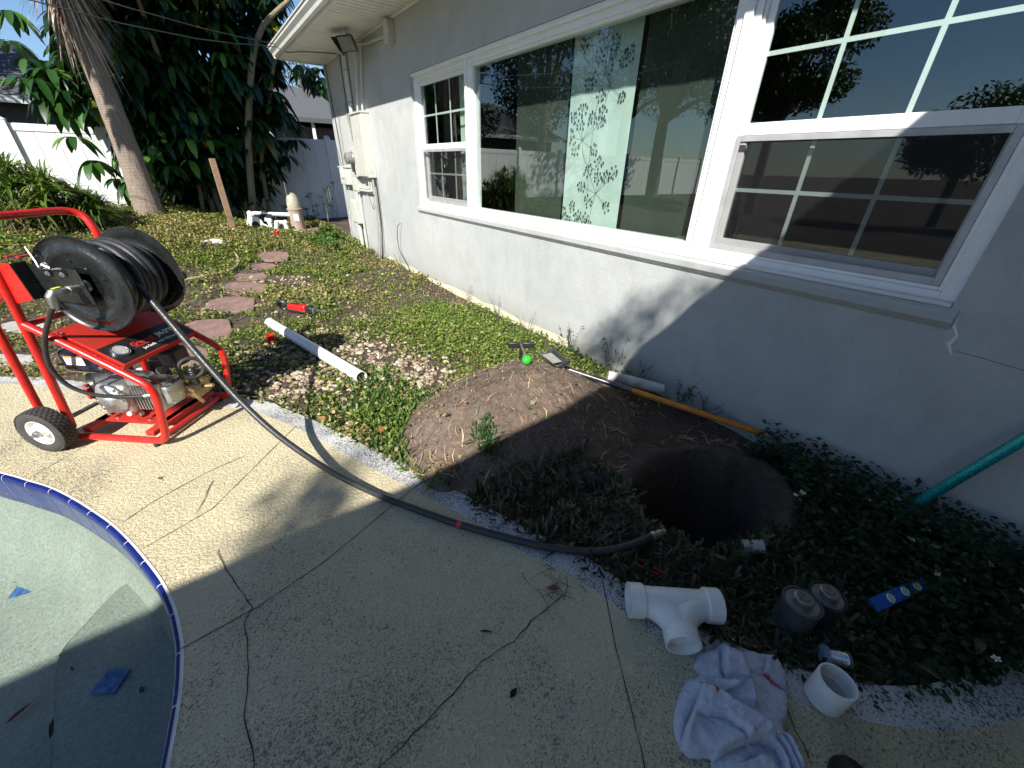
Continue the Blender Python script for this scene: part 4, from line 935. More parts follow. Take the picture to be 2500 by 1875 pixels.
# ------------------------------------------------------------------ jetting machine
MC = Vector((-.503, 2.547, 0)); MU = Vector((.765, -.644, 0)); MV = Vector((.644, .765, 0))
jet = thing('jetting_machine', 'red wheeled drain jetting machine with black hose reel', 'drain jetter', MC, math.atan2(MU.y, MU.x))
def jb_(name, mb, mt, parent=None, **kw): return mb.build(name, mt, parent or jet, world=False, **kw)
def local_pt(u, v, z): return Vector((u, v, z))
WID = .499; TR = .019
for v in (0, WID):
    lp = [(-.54, v, .038), (-.30, v, .038), (-.075, v, .038), (-.02, v, .046), (.012, v, .085), (.04, v, .2), (.062, v, .31), (.064, v, .36), (.045, v, .40), (.0, v, .435), (-.12, v, .512), (-.30, v, .625), (-.445, v, .713)]
    jb_('frame_tube', MB().tube(spline(lp, 3), TR, 12), 'red')
    jb_('frame_tube', MB().tube(spline([(-.66, v, .12), (-.655, v, .243), (-.612, v, .60), (-.595, v, .72), (-.55, v, .79), (-.44, v, .86)], 4), TR, 12), 'red')
h = [(-.53, 0, .10), (-.51, 0, .212), (-.443, 0, .69), (-.412, 0, 1.02), (-.418, 0, 1.09), (-.445, 0, 1.145), (-.475, .03, 1.168), (-.485, .09, 1.174), (-.485, .25, 1.174), (-.485, .41, 1.174), (-.475, .469, 1.168), (-.445, WID, 1.145), (-.418, WID, 1.09), (-.412, WID, 1.02), (-.443, WID, .69), (-.51, WID, .212), (-.53, WID, .10)]
jb_('handle', MB().tube(spline(h, 3), TR, 12), 'red')
jb_('cross_bar', MB().tube([(-.055, .019, .038), (-.055, .48, .038)], .014, 10), 'red'); jb_('cross_bar', MB().tube([(-.45, .019, .70), (-.45, .48, .70)], .014, 10), 'red')
jb_('axle', MB().tube([(-.58, -.125, .128), (-.58, .625, .128)], .012, 10), 'steel')
for v0, s_ in ((-.07, -1), (.569, 1)):
    wh = jb_('wheel', MB().lathe((-.58, v0, .128), (0, s_, 0), [(-.036, .075), (-.036, .07), (.02, .068), (.034, .076), (.036, .072), (.030, .064), (.016, .056), (.012, .03), (.02, .026), (.04, .024), (.041, .012)], 28), 'label_w')
    ty = jb_('tyre', MB().lathe((-.58, v0, .128), (0, s_, 0), [(-.036, .074), (-.042, .09), (-.040, .112), (-.032, .1225), (0, .1255), (.032, .1225), (.040, .112), (.042, .09), (.036, .074)], 40, False), 'tyre', wh)
    td = MB()
    for r_ in range(5):
        for k in range(34):
            a = 2*math.pi*(k+.5*(r_ % 2))/34; d = Vector((math.cos(a), 0, math.sin(a))); t_ = Vector((-math.sin(a), 0, math.cos(a))); off = (r_-2)*.0155
            td.box(Vector((-.58, v0+off, .128))+d*(.1245-abs(r_-2)**2*.0007), (.018, .0125, .006), (t_, Vector((0, 1, 0)), d))
    jb_('tread', td, 'tyre', wh, smooth=False)
    jb_('hub_cap', MB().lathe((-.58, v0, .128), (0, s_, 0), [(.040, .02), (.055, .019), (.058, .012), (.06, .011), (.068, .01), (.069, .003)], 16), 'steel', wh)
    if s_ < 0: jb_('valve_stem', MB().tube([(-.58+.03, v0-.022, .075), (-.58+.03, v0-.034, .072)], .003, 6), 'rubber', wh)
# sloping cover plate with label
Pb, Pf = Vector((-.335, 0, .668)), Vector((-.045, 0, .497)); dsl = (Pf-Pb).normalized(); nsl = Vector((-dsl.z, 0, dsl.x)).normalized(); nsl = nsl if nsl.z > 0 else -nsl; LS = (Pf-Pb).length
def on_plate(s, v, h_=0): return Pb + dsl*s + Vector((0, v, 0)) + nsl*h_
AX = (Vector((0, 1, 0)), -dsl, nsl)
pl_ = jb_('cover_plate', MB().box(on_plate(LS/2, .2495, .004), (.46, LS, .004), AX), 'red_dull', bevel=.001)
jb_('flange', MB().box(on_plate(LS-.002, .2495, -.012), (.46, .004, .030), AX), 'red', pl_); jb_('flange', MB().box(on_plate(LS/2, .021, -.006), (.004, LS, .022), AX), 'red', pl_)
jb_('label_panel', MB().box(on_plate(LS-.076, .2495, .0067), (.452, .138, .0010), AX), 'label_k', pl_, smooth=False)
def text_on(txt, size, s, v, mt, h_=.0076, bold=0):
    cu = bpy.data.curves.new('lettering', 'FONT'); cu.body = txt; cu.size = size; cu.offset = bold; cu.extrude = .0003
    to = bpy.data.objects.new('lettering', cu); col.objects.link(to); dg = bpy.context.evaluated_depsgraph_get()
    me = bpy.data.meshes.new_from_object(to.evaluated_get(dg)); bpy.data.objects.remove(to)
    o = bpy.data.objects.new('lettering', me); col.objects.link(o); me.materials.clear(); me.materials.append(M[mt]); o.parent = pl_
    b = on_plate(s, v, h_); mm = Matrix.Identity(4)
    for i in range(3): mm[i][0] = AX[0][i]; mm[i][1] = AX[1][i]; mm[i][2] = AX[2][i]; mm[i][3] = b[i]
    o.matrix_basis = mm; return o
text_on('General', .040, LS-.075, .155, 'text_r', bold=.0012); text_on('JM-2900', .038, LS-.075, .305, 'text_w', bold=.0012)
text_on('Jet-Set\u00ae  with Vibra-pulse\u00ae', .022, LS-.036, .178, 'text_w', bold=.0004)
jb_('red_underline', MB().box(on_plate(LS-.066, .225, .0077), (.14, .004, .0006), AX), 'text_r', pl_, smooth=False)
gc = on_plate(LS-.082, .085, .006)
gg = jb_('gauge', MB().lathe(gc, nsl, [(0, .040), (.010, .040), (.013, .036), (.013, .033), (.0105, .032), (.0105, .001)], 28), 'galv', pl_); jb_('gauge_face', MB().lathe(gc+nsl*.0106, nsl, [(0, .0315), (.0012, .0315)], 24), 'gauge', gg)
jb_('bolt', MB().lathe(on_plate(.03, .018, .007), nsl, [(0, .009), (.006, .009), (.007, .005)], 6), 'galv', pl_); jb_('bolt', MB().lathe(Vector((-.13, -.02, .50)), (0, -1, 0), [(-.002, .009), (.006, .009), (.007, .005)], 6), 'galv')
# reel
RC = Vector((-.14, .25, .88)); RR = .228
reel = jb_('reel', MB().lathe((RC.x, .104, RC.z), (0, 1, 0), [(0, .085), (.293, .085)], 32), 'black_paint')
for v0, s_ in ((.10, -1), (.40, 1)):
    pr = [(-.004, .03), (-.004, .095), (-.002, .128), (.004, .150), (.012, .165), (.004, .182), (-.003, .196), (-.005, .212), (.004, .224), (.008, RR), (.003, RR+.003), (-.007, RR+.002), (-.009, .212), (-.006, .196), (.0, .182), (.008, .165), (.0, .150), (-.006, .128), (-.008, .095), (-.008, .03)]
    jb_('flange_disc', MB().lathe((RC.x, v0, RC.z), (0, s_, 0), pr, 56, False), 'black_paint', reel, ang=60)
    jb_('hub_disc', MB().lathe((RC.x, v0, RC.z), (0, s_, 0), [(-.006, .03), (.004, .028), (.012, .022), (.028, .02), (.029, .004)], 20), 'steel', reel)
for k in range(9):
    a = 2*math.pi*k/9+.3; rr_ = .10 if k % 2 else .12; p = (RC.x+rr_*math.cos(a), .094, RC.z+rr_*math.sin(a)); jb_('rivet', MB().lathe(p, (0, -1, 0), [(0, .0045), (.003, .004), (.004, .001)], 8), 'steel' if k == 1 else 'black_pl', reel)
v = .122; k = 0
while v < .385:
    rad = .158+random.uniform(-.012, .012)+(.012 if .2 < v < .3 else 0); tl = Vector((random.uniform(-.05, .05), 1, random.uniform(-.06, .06)))
    jb_('hose_coil', MB().torus((RC.x, v, RC.z), tl, rad, .0155, 44, 8), 'hose', reel); v += .0295
for k in range(5): jb_('hose_coil', MB().torus((RC.x, .14+.05*k, RC.z), (random.uniform(-.1, .1), 1, random.uniform(-.1, .1)), .128, .016, 36, 8), 'hose', reel)
jb_('crank_handle', MB().tube([(RC.x+.17, .405, RC.z-.03), (RC.x+.17, .47, RC.z-.03)], .022, 12), 'black_pl', reel)
for v0, s_ in ((.062, -1), (.445, 1)):
    jb_('reel_bracket', MB().extr([(-.40, v0, .995), (-.10, v0, .965), (-.085, v0, .80), (-.42, v0, .825)], (0, .006, 0)), 'black_paint', smooth=False, bevel=.001)
for v0 in (.002, .492): jb_('side_plate', MB().extr([(-.45, v0, 1.0), (-.335, v0, .998), (-.315, v0, .835), (-.455, v0, .80)], (0, .005, 0)), 'red', smooth=False, bevel=.001)
jb_('side_plate', MB().extr([(-.335, .005, .998), (-.335, .065, .998), (-.315, .065, .835), (-.315, .005, .835)], (.003, 0, 0)), 'black_paint', smooth=False)
jb_('top_tab', MB().box((-.40, .10, 1.012), (.075, .06, .006)), 'red', bevel=.001)
for p in ((-.235, .055, .948), (-.165, .055, .945)): jb_('bracket_bolt', MB().lathe(p, (0, -1, 0), [(-.002, .012), (.006, .012), (.007, .007), (.012, .007), (.013, .002)], 6), 'galv')
lk = MB(); lk.tube([(-.30, .07, 1.06), (-.275, .06, 1.0), (-.26, .05, .972), (-.20, .05, .968), (-.15, .05, .972)], .0045, 6); lk.torus((-.215, .045, .985), (0, 1, .2), .012, .004, 14, 6); lk.tube([(-.25, .045, .975), (-.225, .04, .99), (-.20, .045, .975)], .005, 6); jb_('spring_lock', lk, 'steel')
sw = jb_('swivel', MB().lathe((RC.x, .09, RC.z), (0, -1, 0), [(0, .026), (.012, .026), (.014, .015), (.045, .0145), (.047, .019), (.068, .019), (.07, .015), (.12, .0145)], 14), 'steel')
jb_('swivel_elbow', MB().tube([(RC.x, .0, RC.z), (RC.x, -.045, RC.z), (RC.x-.002, -.05, RC.z-.006), (RC.x-.012, -.05, RC.z-.06)], [.021, .022, .021, .016], 12), 'steel', sw); jb_('yellow_tag', MB().box((RC.x, -.018, RC.z+.0225), (.018, .03, .002)), 'yellow', sw, smooth=False)
jb_('supply_hose', MB().tube(spline([(RC.x-.010, -.05, RC.z-.045), (-.19, -.045, .80), (-.31, -.035, .67), (-.375, -.03, .56), (-.40, -.025, .47), (-.375, -.01, .37), (-.30, .03, .30), (-.2, .09, .262), (-.08, .12, .262)], 5), .0105, 10), 'rubber')
jb_('hose_ferrule', MB().lathe((-.13, .107, .262), (1, .35, 0), [(0, .0125), (.055, .0125), (.056, .009)], 12), 'steel')
# engine
en = jb_('crankcase', MB().box((-.37, .24, .20), (.20, .22, .20)), 'cast', bevel=.03, seg=3)
jb_('side_cover', MB().lathe((-.36, .132, .215), (0, -1, 0), [(0, .092), (.014, .090), (.022, .075), (.026, .05), (.034, .042), (.044, .03), (.045, .004)], 24), 'cast', en)
for k in range(7):
    a = 6.283*k/7; jb_('cover_bolt', MB().lathe((-.36+.082*math.cos(a), .118, .215+.082*math.sin(a)), (0, -1, 0), [(0, .008), (.007, .008), (.008, .004)], 6), 'galv', en)
for k in range(4): jb_('rib', MB().box((-.355+.022*k, .122, .225), (.006, .02, .10)), 'cast', en, bevel=.002)
jb_('flywheel_housing', MB().lathe((-.50, .30, .23), (-.7, -.5, 0), [(0, .11), (.06, .112), (.075, .10), (.085, .06), (.086, .005)], 28), 'black_pl', en)
jb_('recoil_cover', MB().lathe((-.56, .25, .225), (-.7, -.5, 0), [(0, .088), (.03, .086), (.036, .07), (.04, .02)], 22), 'black_paint', en)
jb_('red_baffle', MB().box((-.50, .14, .25), (.018, .03, .09)), 'red_dull', en, bevel=.003)
for k in range(5): jb_('housing_bolt', MB().lathe((-.47+.012*k, .125, .29-.045*k), (-.3, -1, 0), [(0, .011), (.012, .011), (.013, .005)], 10), 'galv', en)
cyl = jb_('cylinder_block', MB().box((-.16, .22, .235), (.16, .12, .10)), 'cast', en, bevel=.008)
for k in range(9): jb_('cooling_fin', MB().box((-.225+.018*k, .215, .225), (.005, .165, .15)), 'cast', cyl, smooth=False, bevel=.001)
jb_('head_cover', MB().box((-.055, .215, .235), (.035, .12, .11)), 'cast', cyl, bevel=.008)
for dv, dz in ((-.05, .045), (.05, .045), (-.05, -.045), (.05, -.045)): jb_('head_bolt', MB().lathe((-.037, .215+dv, .235+dz), (1, 0, 0), [(0, .009), (.008, .009), (.009, .004)], 6), 'galv', cyl)
jb_('red_decal', MB().box((-.14, .20, .3025), (.06, .05, .003)), 'red_dull', cyl, bevel=.001)
tk = jb_('fuel_tank', MB().box((-.345, .19, .475), (.25, .27, .135)), 'tank', bevel=.035, seg=4); jb_('tank_seam', MB().box((-.345, .19, .462), (.258, .278, .008)), 'tank', tk, bevel=.003)
jb_('warning_label', MB().box((-.36, .053, .492), (.105, .0015, .05)), 'label_w', tk, smooth=False); jb_('warning_band', MB().box((-.36, .052, .513), (.105, .0012, .008)), 'orange', tk, smooth=False)
for k in range(4): jb_('label_line', MB().box((-.36, .0519, .500-.008*k), (.08-.01*(k % 2), .0006, .0022)), 'text_r' if k == 0 else 'label_k', tk, smooth=False)
jb_('muffler', MB().box((-.20, .38, .42), (.16, .12, .12)), 'black_pl', en, bevel=.03, seg=3)
jb_('air_filter', MB().box((-.10, .34, .40), (.10, .12, .11)), 'black_pl', en, bevel=.02)
jb_('carburettor', MB().box((-.16, .14, .345), (.10, .06, .06)), 'cast', en, bevel=.012); jb_('spark_plug_lead', MB().tube(spline([(-.06, .16, .30), (-.04, .12, .36), (-.12, .09, .40), (-.2, .09, .38)], 4), .005, 6), 'rubber', en)
jb_('throttle_rod', MB().tube(spline([(-.24, .06, .415), (-.17, .045, .425), (-.10, .06, .45)], 3), .0025, 6), 'galv', en)
jb_('dipstick', MB().lathe((-.28, .12, .13), (.3, -1, .3), [(0, .013), (.02, .013), (.022, .008)], 10), 'label_w', en)
jb_('oil_drain', MB().lathe((-.22, .13, .13), (0, -1, 0), [(0, .012), (.02, .012), (.021, .006)], 6), 'galv', en)
pu = jb_('pump_body', MB().box((-.03, .33, .20), (.10, .13, .10)), 'brass', bevel=.02)
for k in range(4): jb_('pump_valve', MB().lathe((-.06+.03*k, .28+.015*k, .25), (0, -.2, 1), [(0, .013), (.03, .013), (.032, .009), (.045, .008)], 8), 'brass', pu)
jb_('pump_outlet', MB().tube(spline([(.0, .27, .20), (.045, .24, .19), (.06, .25, .15)], 3), .011, 8), 'brass', pu); jb_('pump_fitting', MB().tube([(.02, .33, .21), (.075, .34, .215)], .013, 8), 'brass', pu)
jb_('unloader', MB().lathe((.015, .30, .24), (0, 0, 1), [(0, .014), (.05, .014), (.052, .02), (.06, .02), (.062, .018), (.072, .021), (.076, .018), (.086, .021), (.09, .018), (.1, .02), (.11, .012)], 14), 'black_pl', pu)
jb_('bypass_hose', MB().torus((.02, .30, .35), (.7, -.7, .1), .058, .0115, 28, 8), 'rubber', pu)
jb_('base_plate', MB().box((-.30, .25, .078), (.42, .30, .006)), 'red_dull', bevel=.001); jb_('base_channel', MB().box((-.105, .25, .066), (.05, .46, .03)), 'red_dull', bevel=.003)
jb_('base_channel', MB().box((-.48, .25, .066), (.05, .46, .03)), 'red_dull', bevel=.003)
for u in (-.20, -.40): jb_('mount_bolt', MB().lathe((u, .13, .081), (0, 0, 1), [(0, .009), (.007, .009), (.008, .004)], 6), 'galv')
for v in (0, WID): jb_('foot', MB().lathe((-.07, v, 0), (0, 0, 1), [(-.003, .014), (.02, .014), (.021, .008)], 10), 'rubber')
# working hose from the reel across the deck to the hole
def to_world(u, v, z): return MC + MU*u + MV*v + Vector((0, 0, z))
E_ = to_world(.003, .205, .90); G_ = gnd(985, 1232, .018)
nv = (Vector((G_.x-E_.x, G_.y-E_.y, 0))).cross(Vector((0, 0, 1))).normalized()
def on_hose_plane(px, py):
    d = ray(px, py); t = ((E_-CAM).dot(nv))/d.dot(nv); return CAM+d*t
hp = [to_world(-.10, .215, 1.03), to_world(-.03, .21, .975), E_] + [on_hose_plane(*p) for p in ((380, 745), (463, 842), (530, 918), (593, 985), (678, 1062), (791, 1141), (890, 1193))] + [G_] + [gnd(*p, .0165) for p in ((1130, 1283), (1300, 1328))] + [gnd(1400, 1344, .022), gnd(1469, 1345, .035), gnd(1535, 1332, .06), gnd(1590, 1310, .07)]
ph = MB().tube(spline(hp, 5), .0158, 12).build('pressure_hose', 'hose', None); tag(ph, 'thick black hose running from the reel across the deck to the hole', 'hose')
p1, p2 = Vector(hp[-1]), Vector(hp[-1])+(Vector(hp[-1])-Vector(hp[-2])).normalized()*.07
MB().lathe(p1, p2-p1, [(0, .019), (.02, .019), (.022, .015), (.045, .015), (.047, .012), (.07, .011), (.071, .003)], 12).build('nozzle', 'steel', ph)
q = gnd(1117, 1279, .017); MB().lathe(q, gnd(1127, 1283, .017)-q, [(0, .0163), (.022, .0163)], 12, False).build('red_mark', 'text_r', ph)

# ------------------------------------------------------------------ pool equipment
def G(px, py, dz=0):                             # pixel in the z2 enlargement onto the yard surface
    z = .1
    for _ in range(6):
        p = gnd(*z2(px, py), z); z = float(ground_z(p.x, p.y, False))
    return Vector((p.x, p.y, z+dz))
FPt = G(1925, 1478); YQ = FPt.y
def Q(px, py, dy=0): return planey(*z2(px, py), YQ+dy)
sc_ = (Q(1975, 1400).x-Q(1885, 1400).x)/2
fil = thing('filter_tank', 'stained tan pool filter canister with mossy domed top', 'pool filter', FPt)
zt = Q(1920, 1345).z; zb = FPt.z-.03; ztop = Q(1915, 1240).z
MB().lathe((FPt.x, YQ, zb), (0, 0, 1), [(0, sc_*.95), (.03, sc_), (zt-zb-.02, sc_*1.0), (zt-zb, sc_*1.04)], 24).build('tank', 'tan_filter', fil)
hd = ztop-zt; MB().lathe((FPt.x, YQ, zt+.02), (0, 0, 1), [(0, sc_*.98), (hd*.45, sc_*.93), (hd*.7, sc_*.80), (hd*.88, sc_*.5), (hd*.95, sc_*.15)], 24).build('dome', 'filter_dome', fil)
MB().lathe((FPt.x, YQ, zt-.01), (0, 0, 1), [(0, sc_*1.1), (.03, sc_*1.12), (.035, sc_*1.0)], 24).build('clamp_band', 'tan_filter', fil)
MB().lathe((FPt.x-.06, YQ-.03, ztop-.08), (0, 0, 1), [(0, .02), (.05, .02), (.055, .03), (.08, .03), (.082, .01)], 10).build('air_valve', 'black_pl', fil)
c = Q(1897, 1395); MB().box((c.x, YQ-sc_-.002, c.z), (.10, .004, .14)).build('data_label', 'label_w', fil)
pm = thing('pool_pump', 'white pool pump with square strainer body beside the pipes', 'pool pump', G(1640, 1520))
a_, b2_ = Q(1590, 1410), Q(1665, 1490); xc = (a_.x+b2_.x)/2; wd_ = b2_.x-a_.x
MB().boxmm(a_.x, b2_.x, YQ-.16, YQ+.16, b2_.z+.05, a_.z).build('strainer', 'white_pl', pm, bevel=.03, seg=3)
MB().boxmm(a_.x-.02, b2_.x+.02, YQ-.18, YQ+.18, a_.z-.09, a_.z-.04).build('strainer_flange', 'white_pl', pm, bevel=.01)
MB().lathe((xc+.03, YQ-.15, b2_.z+.16), (0, -1, 0), [(0, .15), (.04, .15), (.05, .11), (.055, .10), (.056, .06), (.05, .058), (.049, .01)], 24).build('volute', 'white_pl', pm)
MB().lathe((xc+.03, YQ-.20, b2_.z+.16), (0, -1, 0), [(0, .075), (.012, .07), (.013, .01)], 20).build('grille', 'black_pl', pm)
MB().lathe((b2_.x, YQ, b2_.z+.25), (1, 0, 0), [(0, .10), (.30, .10), (.31, .07)], 20).build('motor', 'black_pl', pm)
MB().boxmm(a_.x-.1, Q(1700, 1500).x, YQ-.3, YQ+.25, b2_.z-.12, b2_.z-.02).build('pad', 'greystone', pm, bevel=.01)
pr_ = Q(1800, 1375).z-Q(1800, 1397).z; pr_ = abs(pr_)*.62
def ppipe(name, lab, pts, dy=-.1):
    P = [Vector(Q(x, y, dy)) for x, y in pts]; out = [P[0]]
    for i in range(1, len(P)-1):
        a, b, c = P[i-1], P[i], P[i+1]; out += [b+(a-b).normalized()*min(.07, (a-b).length*.4), b+(a-b).normalized()*.02+(c-b).normalized()*.02, b+(c-b).normalized()*min(.07, (c-b).length*.4)]
    out.append(P[-1]); t = MB().tube(out, pr_, 12).build(name, 'white_pl', None); tag(t, lab, 'pipe')
    for b in P[1:-1]: MB().sphere(b, pr_*1.25, 12, 8).build('elbow', 'white_pl', t)
    return t
ppipe('pvc_pipe', 'white pipe rising from the pump and running to the filter', [(1605, 1415), (1605, 1372), (1890, 1382)], .0)
ppipe('pvc_pipe', 'white pipe with an elbow dropping beside the pump', [(1700, 1410), (1735, 1420), (1755, 1530)])
ppipe('pvc_pipe', 'white stepped pipe running along the ground to the right of the filter', [(1780, 1430), (1835, 1430), (1850, 1492), (2090, 1494)], -.2)
ppipe('pvc_pipe', 'short white standing pipe between the pump and filter', [(1778, 1420), (1780, 1560)], -.22)
ppipe('pvc_pipe', 'stubby white outlet under the long ground pipe', [(1968, 1494), (1970, 1530)], -.22)
tag(MB().tube(spline([Q(1680, 1440, -.2), Q(1720, 1455, -.25), Q(1745, 1500, -.25), Q(1755, 1540, -.25)], 4), .014, 8).build('flexible_pipe', 'white_pl', None), 'thin white bent tube beside the pump', 'pipe')
tag(MB().lathe(G(1790, 1535), (0, 0, 1), [(-.05, .04), (.12, .04), (.125, .05), (.15, .05)], 10).build('valve_handle', 'red_pl', None), 'faded red valve at the foot of the white pipes', 'valve')
sk_ = G(1500, 1475); st_t = planey(*z2(1395, 1020), sk_.y)
tag(MB().box((sk_.x, sk_.y, (sk_.z+st_t.z)/2-.05), (.095, .045, st_t.z-sk_.z+.1), (Vector((1, .15, .02)).normalized(), Vector((-.15, 1, 0)).normalized(), Vector((.0, 0, 1)))).build('wooden_stake', 'wood', None, bevel=.004), 'rough wooden stake standing in the grass by the dark tree', 'stake')
rk = G(1350, 1500); tag(MB().sphere(rk, .16, 10, 6, (1.3, .8, .5)).build('pale_rock', 'label_w', None), 'whitish rock lying in the weeds before the wooden stake', 'rock')

# ------------------------------------------------------------------ stepping stones
def stone_at(px, py, hw, hh, label, mt='flag', lift=.012):
    c0 = gnd(px, py); z = float(ground_z(c0.x, c0.y, False))
    pts = []
    for k in range(9):
        a = 6.283*k/9+random.uniform(-.2, .2); r = random.uniform(.88, 1.08)
        ca, sa = math.cos(a), math.sin(a); q = max(abs(ca), abs(sa))**.6; pts.append(gnd(px+hw*ca/q*r, py+hh*sa/q*r, z))
    A = sum(pts[i].x*pts[(i+1) % 9].y-pts[(i+1) % 9].x*pts[i].y for i in range(9))
    if A < 0: pts.reverse()
    o = MB().prism([(p.x, p.y) for p in pts], z-.03, z+lift).build('stepping_stone', mt, None, smooth=False, bevel=.008); tag(o, label, 'stepping stone', 'stepping stones of the garden path'); return o
STONES = [(752, 563, 42, 7, 'small reddish stone close to the house corner'), (664, 625, 40, 11, 'pale red rectangular stone nearest the pool pipes'), (640, 651, 36, 8, 'narrow red stone below the pale one'), (612, 675, 42, 13, 'red stone beside the curved orange hose'), (600, 706, 52, 17, 'broad reddish stone between the weeds'), (565, 745, 62, 20, 'dark red stone further along the path'), (505, 808, 62, 28, 'large purplish stone next to the red machine tube'), (455, 872, 55, 28, 'reddish stone partly behind the machine engine'), (60, 800, 60, 14, 'grey stone seen between the red uprights'), (30, 880, 60, 14, 'grey stone beside the deck behind the red uprights')]
for i, (x, y, a, b, l) in enumerate(STONES): stone_at(x, y, a, b, l, 'flag' if i < 8 else 'greystone')

# ------------------------------------------------------------------ tools and fittings lying about
def z8(x, y): return (1450+x*.4747, 1350+y*.4747)
def sz(x, y): return float(surf_z(np.array([x]), np.array([y]))[0])
def on_surf(px, py, dz=0):
    z = .05
    for _ in range(12):
        p = gnd(px, py, z); z = .5*z+.5*(sz(p.x, p.y) if not inside(np.array([p.x]), np.array([p.y]), dfull)[0] else 0.0)
    return Vector((p.x, p.y, z+dz))
def hollow(mb, a, b, r, t, n=28):
    a, b = Vector(a), Vector(b); L_ = (b-a).length; mb.lathe(a, b-a, [(0, r-t), (0, r), (L_, r), (L_, r-t)], n, False)
    mb.lathe(a, b-a, [(L_, r-t), (0, r-t)], n, False); return mb
a_, b_ = on_surf(*z6(447, 688), .05), on_surf(*z6(1066, 1066), .052)
tag(hollow(MB(), a_, b_, .0445, .005).build('pvc_pipe', 'white_pl', None, ang=50), 'loose length of white plastic pipe lying across the weeds', 'pipe')
# two-way cleanout fitting
A, B, C = gnd(*z8(178, 240), .060), gnd(*z8(640, 272), .060), gnd(*z8(462, 480), .056)
tee = thing('cleanout_fitting', 'white plastic two-way cleanout fitting on the deck edge', 'pipe fitting', (C.x, C.y, 0))
ax = (B-A).normalized(); Mid = (A+B)/2; cx_ = (C-Mid); 
MB().tube([A+ax*.03, B-ax*.03], .050, 24, False).build('run', 'white_pl', tee)
for P_, s_ in ((A, 1), (B, -1)):
    hollow(MB(), P_, P_+ax*s_*.048, .0585, .0075).build('hub', 'white_pl', tee, ang=50); MB().lathe(P_+ax*s_*.047, ax*s_, [(0, .0585), (.004, .0560), (.006, .05)], 28, False).build('collar', 'white_pl', tee)
Cd = (C-Mid).normalized(); Ce = C-Cd*.04
for P_, s_ in ((A, 1), (B, -1)):
    s0 = P_+ax*s_*.05; cp = Mid*.6+(s0+Ce)*.2
    pts = [s0*(1-t)**2+cp*2*t*(1-t)+Ce*t*t for t in np.linspace(0, 1, 9)]; MB().tube(pts, .0485, 24, False).build('sweep', 'white_pl', tee)
hollow(MB(), C, Ce-Cd*.008, .0575, .0075).build('hub', 'white_pl', tee, ang=50); MB().lathe(C-Cd*.03, Cd, [(0, .001), (.001, .049)], 24).build('socket_stop', 'white_pl', tee)
for P_, s_ in ((A, 1), (B, -1)): MB().lathe(P_+ax*s_*.04, -ax*s_, [(0, .001), (.001, .05)], 24).build('socket_stop', 'white_pl', tee)
# coupling
ct = gnd(*z9(1220, 790), .098); cp_ = thing('pipe_coupling', 'short white plastic coupling ring standing open on the deck', 'pipe fitting', (ct.x, ct.y, 0))
tl = Vector((.06, -.02, 1)).normalized(); b0 = Vector((ct.x, ct.y, .003)); hollow(MB(), b0, b0+tl*.098, .051, .006, 40).build('ring', 'old_pvc' if False else 'white_pl', cp_, ang=50)
MB().lathe(b0+tl*.04, tl, [(0, .0455), (.003, .0435), (.008, .0435), (.011, .0455)], 36, False).build('stop_ridge', 'white_pl', cp_)
# cans
for (px, py, r_, h_, mt, lab) in ((1000, 238, .060, .125, 'can', 'dented grey tin can with a screw cap next to the white fitting'), (1172, 196, .056, .118, 'can_d', 'dark tin can standing behind the grey one')):
    t = gnd(*z9(px, py), h_); cn = thing('tin_can', lab, 'can', (t.x, t.y, 0)); o_ = Vector((t.x, t.y, -.01))
    MB().lathe(o_, (0, 0, 1), [(0, r_), (.004, r_+.003), (.008, r_), (h_-.004, r_), (h_, r_+.002), (h_+.004, r_+.002), (h_+.004, r_-.004), (h_-.002, r_-.006), (h_-.002, .001)], 36).build('body', mt, cn, ang=30)
    MB().lathe(o_+Vector((0, 0, h_-.0015)), (0, 0, 1), [(0, r_-.007), (.0008, r_-.008)], 30).build('top', 'can_lid', cn)
    MB().lathe(o_+Vector((0, 0, h_-.002)), (0, 0, 1), [(0, .031), (.006, .031), (.007, .027), (.012, .027), (.013, .031), (.026, .031), (.029, .027), (.028, .02), (.027, .002)], 28).build('cap', 'can_lid', cn, ang=25)
    MB().torus(o_+Vector((0, 0, h_+.0275)), (0, 0, 1), .012, .0015, 18, 6).build('embossing', 'can_lid', cn)
# solder spool
s0, s1 = gnd(*z9(1135, 602), .034), gnd(*z9(1288, 640), .030); spo = thing('solder_spool', 'spool of bright solder wire with a blue flange', 'wire spool', ((s0.x+s1.x)/2, (s0.y+s1.y)/2, 0)); d_ = (s1-s0); Ls = d_.length; d_.normalize()
MB().lathe(s0, d_, [(0, .031), (.006, .031), (.007, .012)], 26).build('flange', 'spool', spo); MB().lathe(s1, d_, [(0, .026), (.004, .026), (.005, .01)], 26).build('flange', 'steel', spo)
for k in range(13): MB().torus(s0+d_*(.012+(Ls-.014)*k/12.5), d_, .021, .0032, 22, 6).build('wire_turn', 'solder', spo)
# level
l0, l1 = on_surf(*z9(1400, 362), .085), on_surf(*z9(1742, 208), .085); lv = thing('torpedo_level', 'small blue spirit level half hidden in the weeds', 'spirit level', ((l0.x+l1.x)/2, (l0.y+l1.y)/2, l0.z-.03)); d_ = (l1-l0).normalized(); X = d_; Z = Vector((-.35, -.25, .9)); Z = (Z-X*Z.dot(X)).normalized(); Y_ = Z.cross(X); Lv = (l1-l0).length
MB().box((l0+l1)/2, (Lv, .042, .018), (X, Y_, Z)).build('body', 'level', lv, bevel=.003)
for f in (.28, .56, .80):
    c_ = l0.lerp(l1, f)+Z*.0095; MB().torus(c_, Z, .013, .0028, 20, 6).build('vial_ring', 'label_w', lv); MB().tube([c_-Y_*.008, c_+Y_*.008], .004, 8).build('vial', 'yellow', lv)
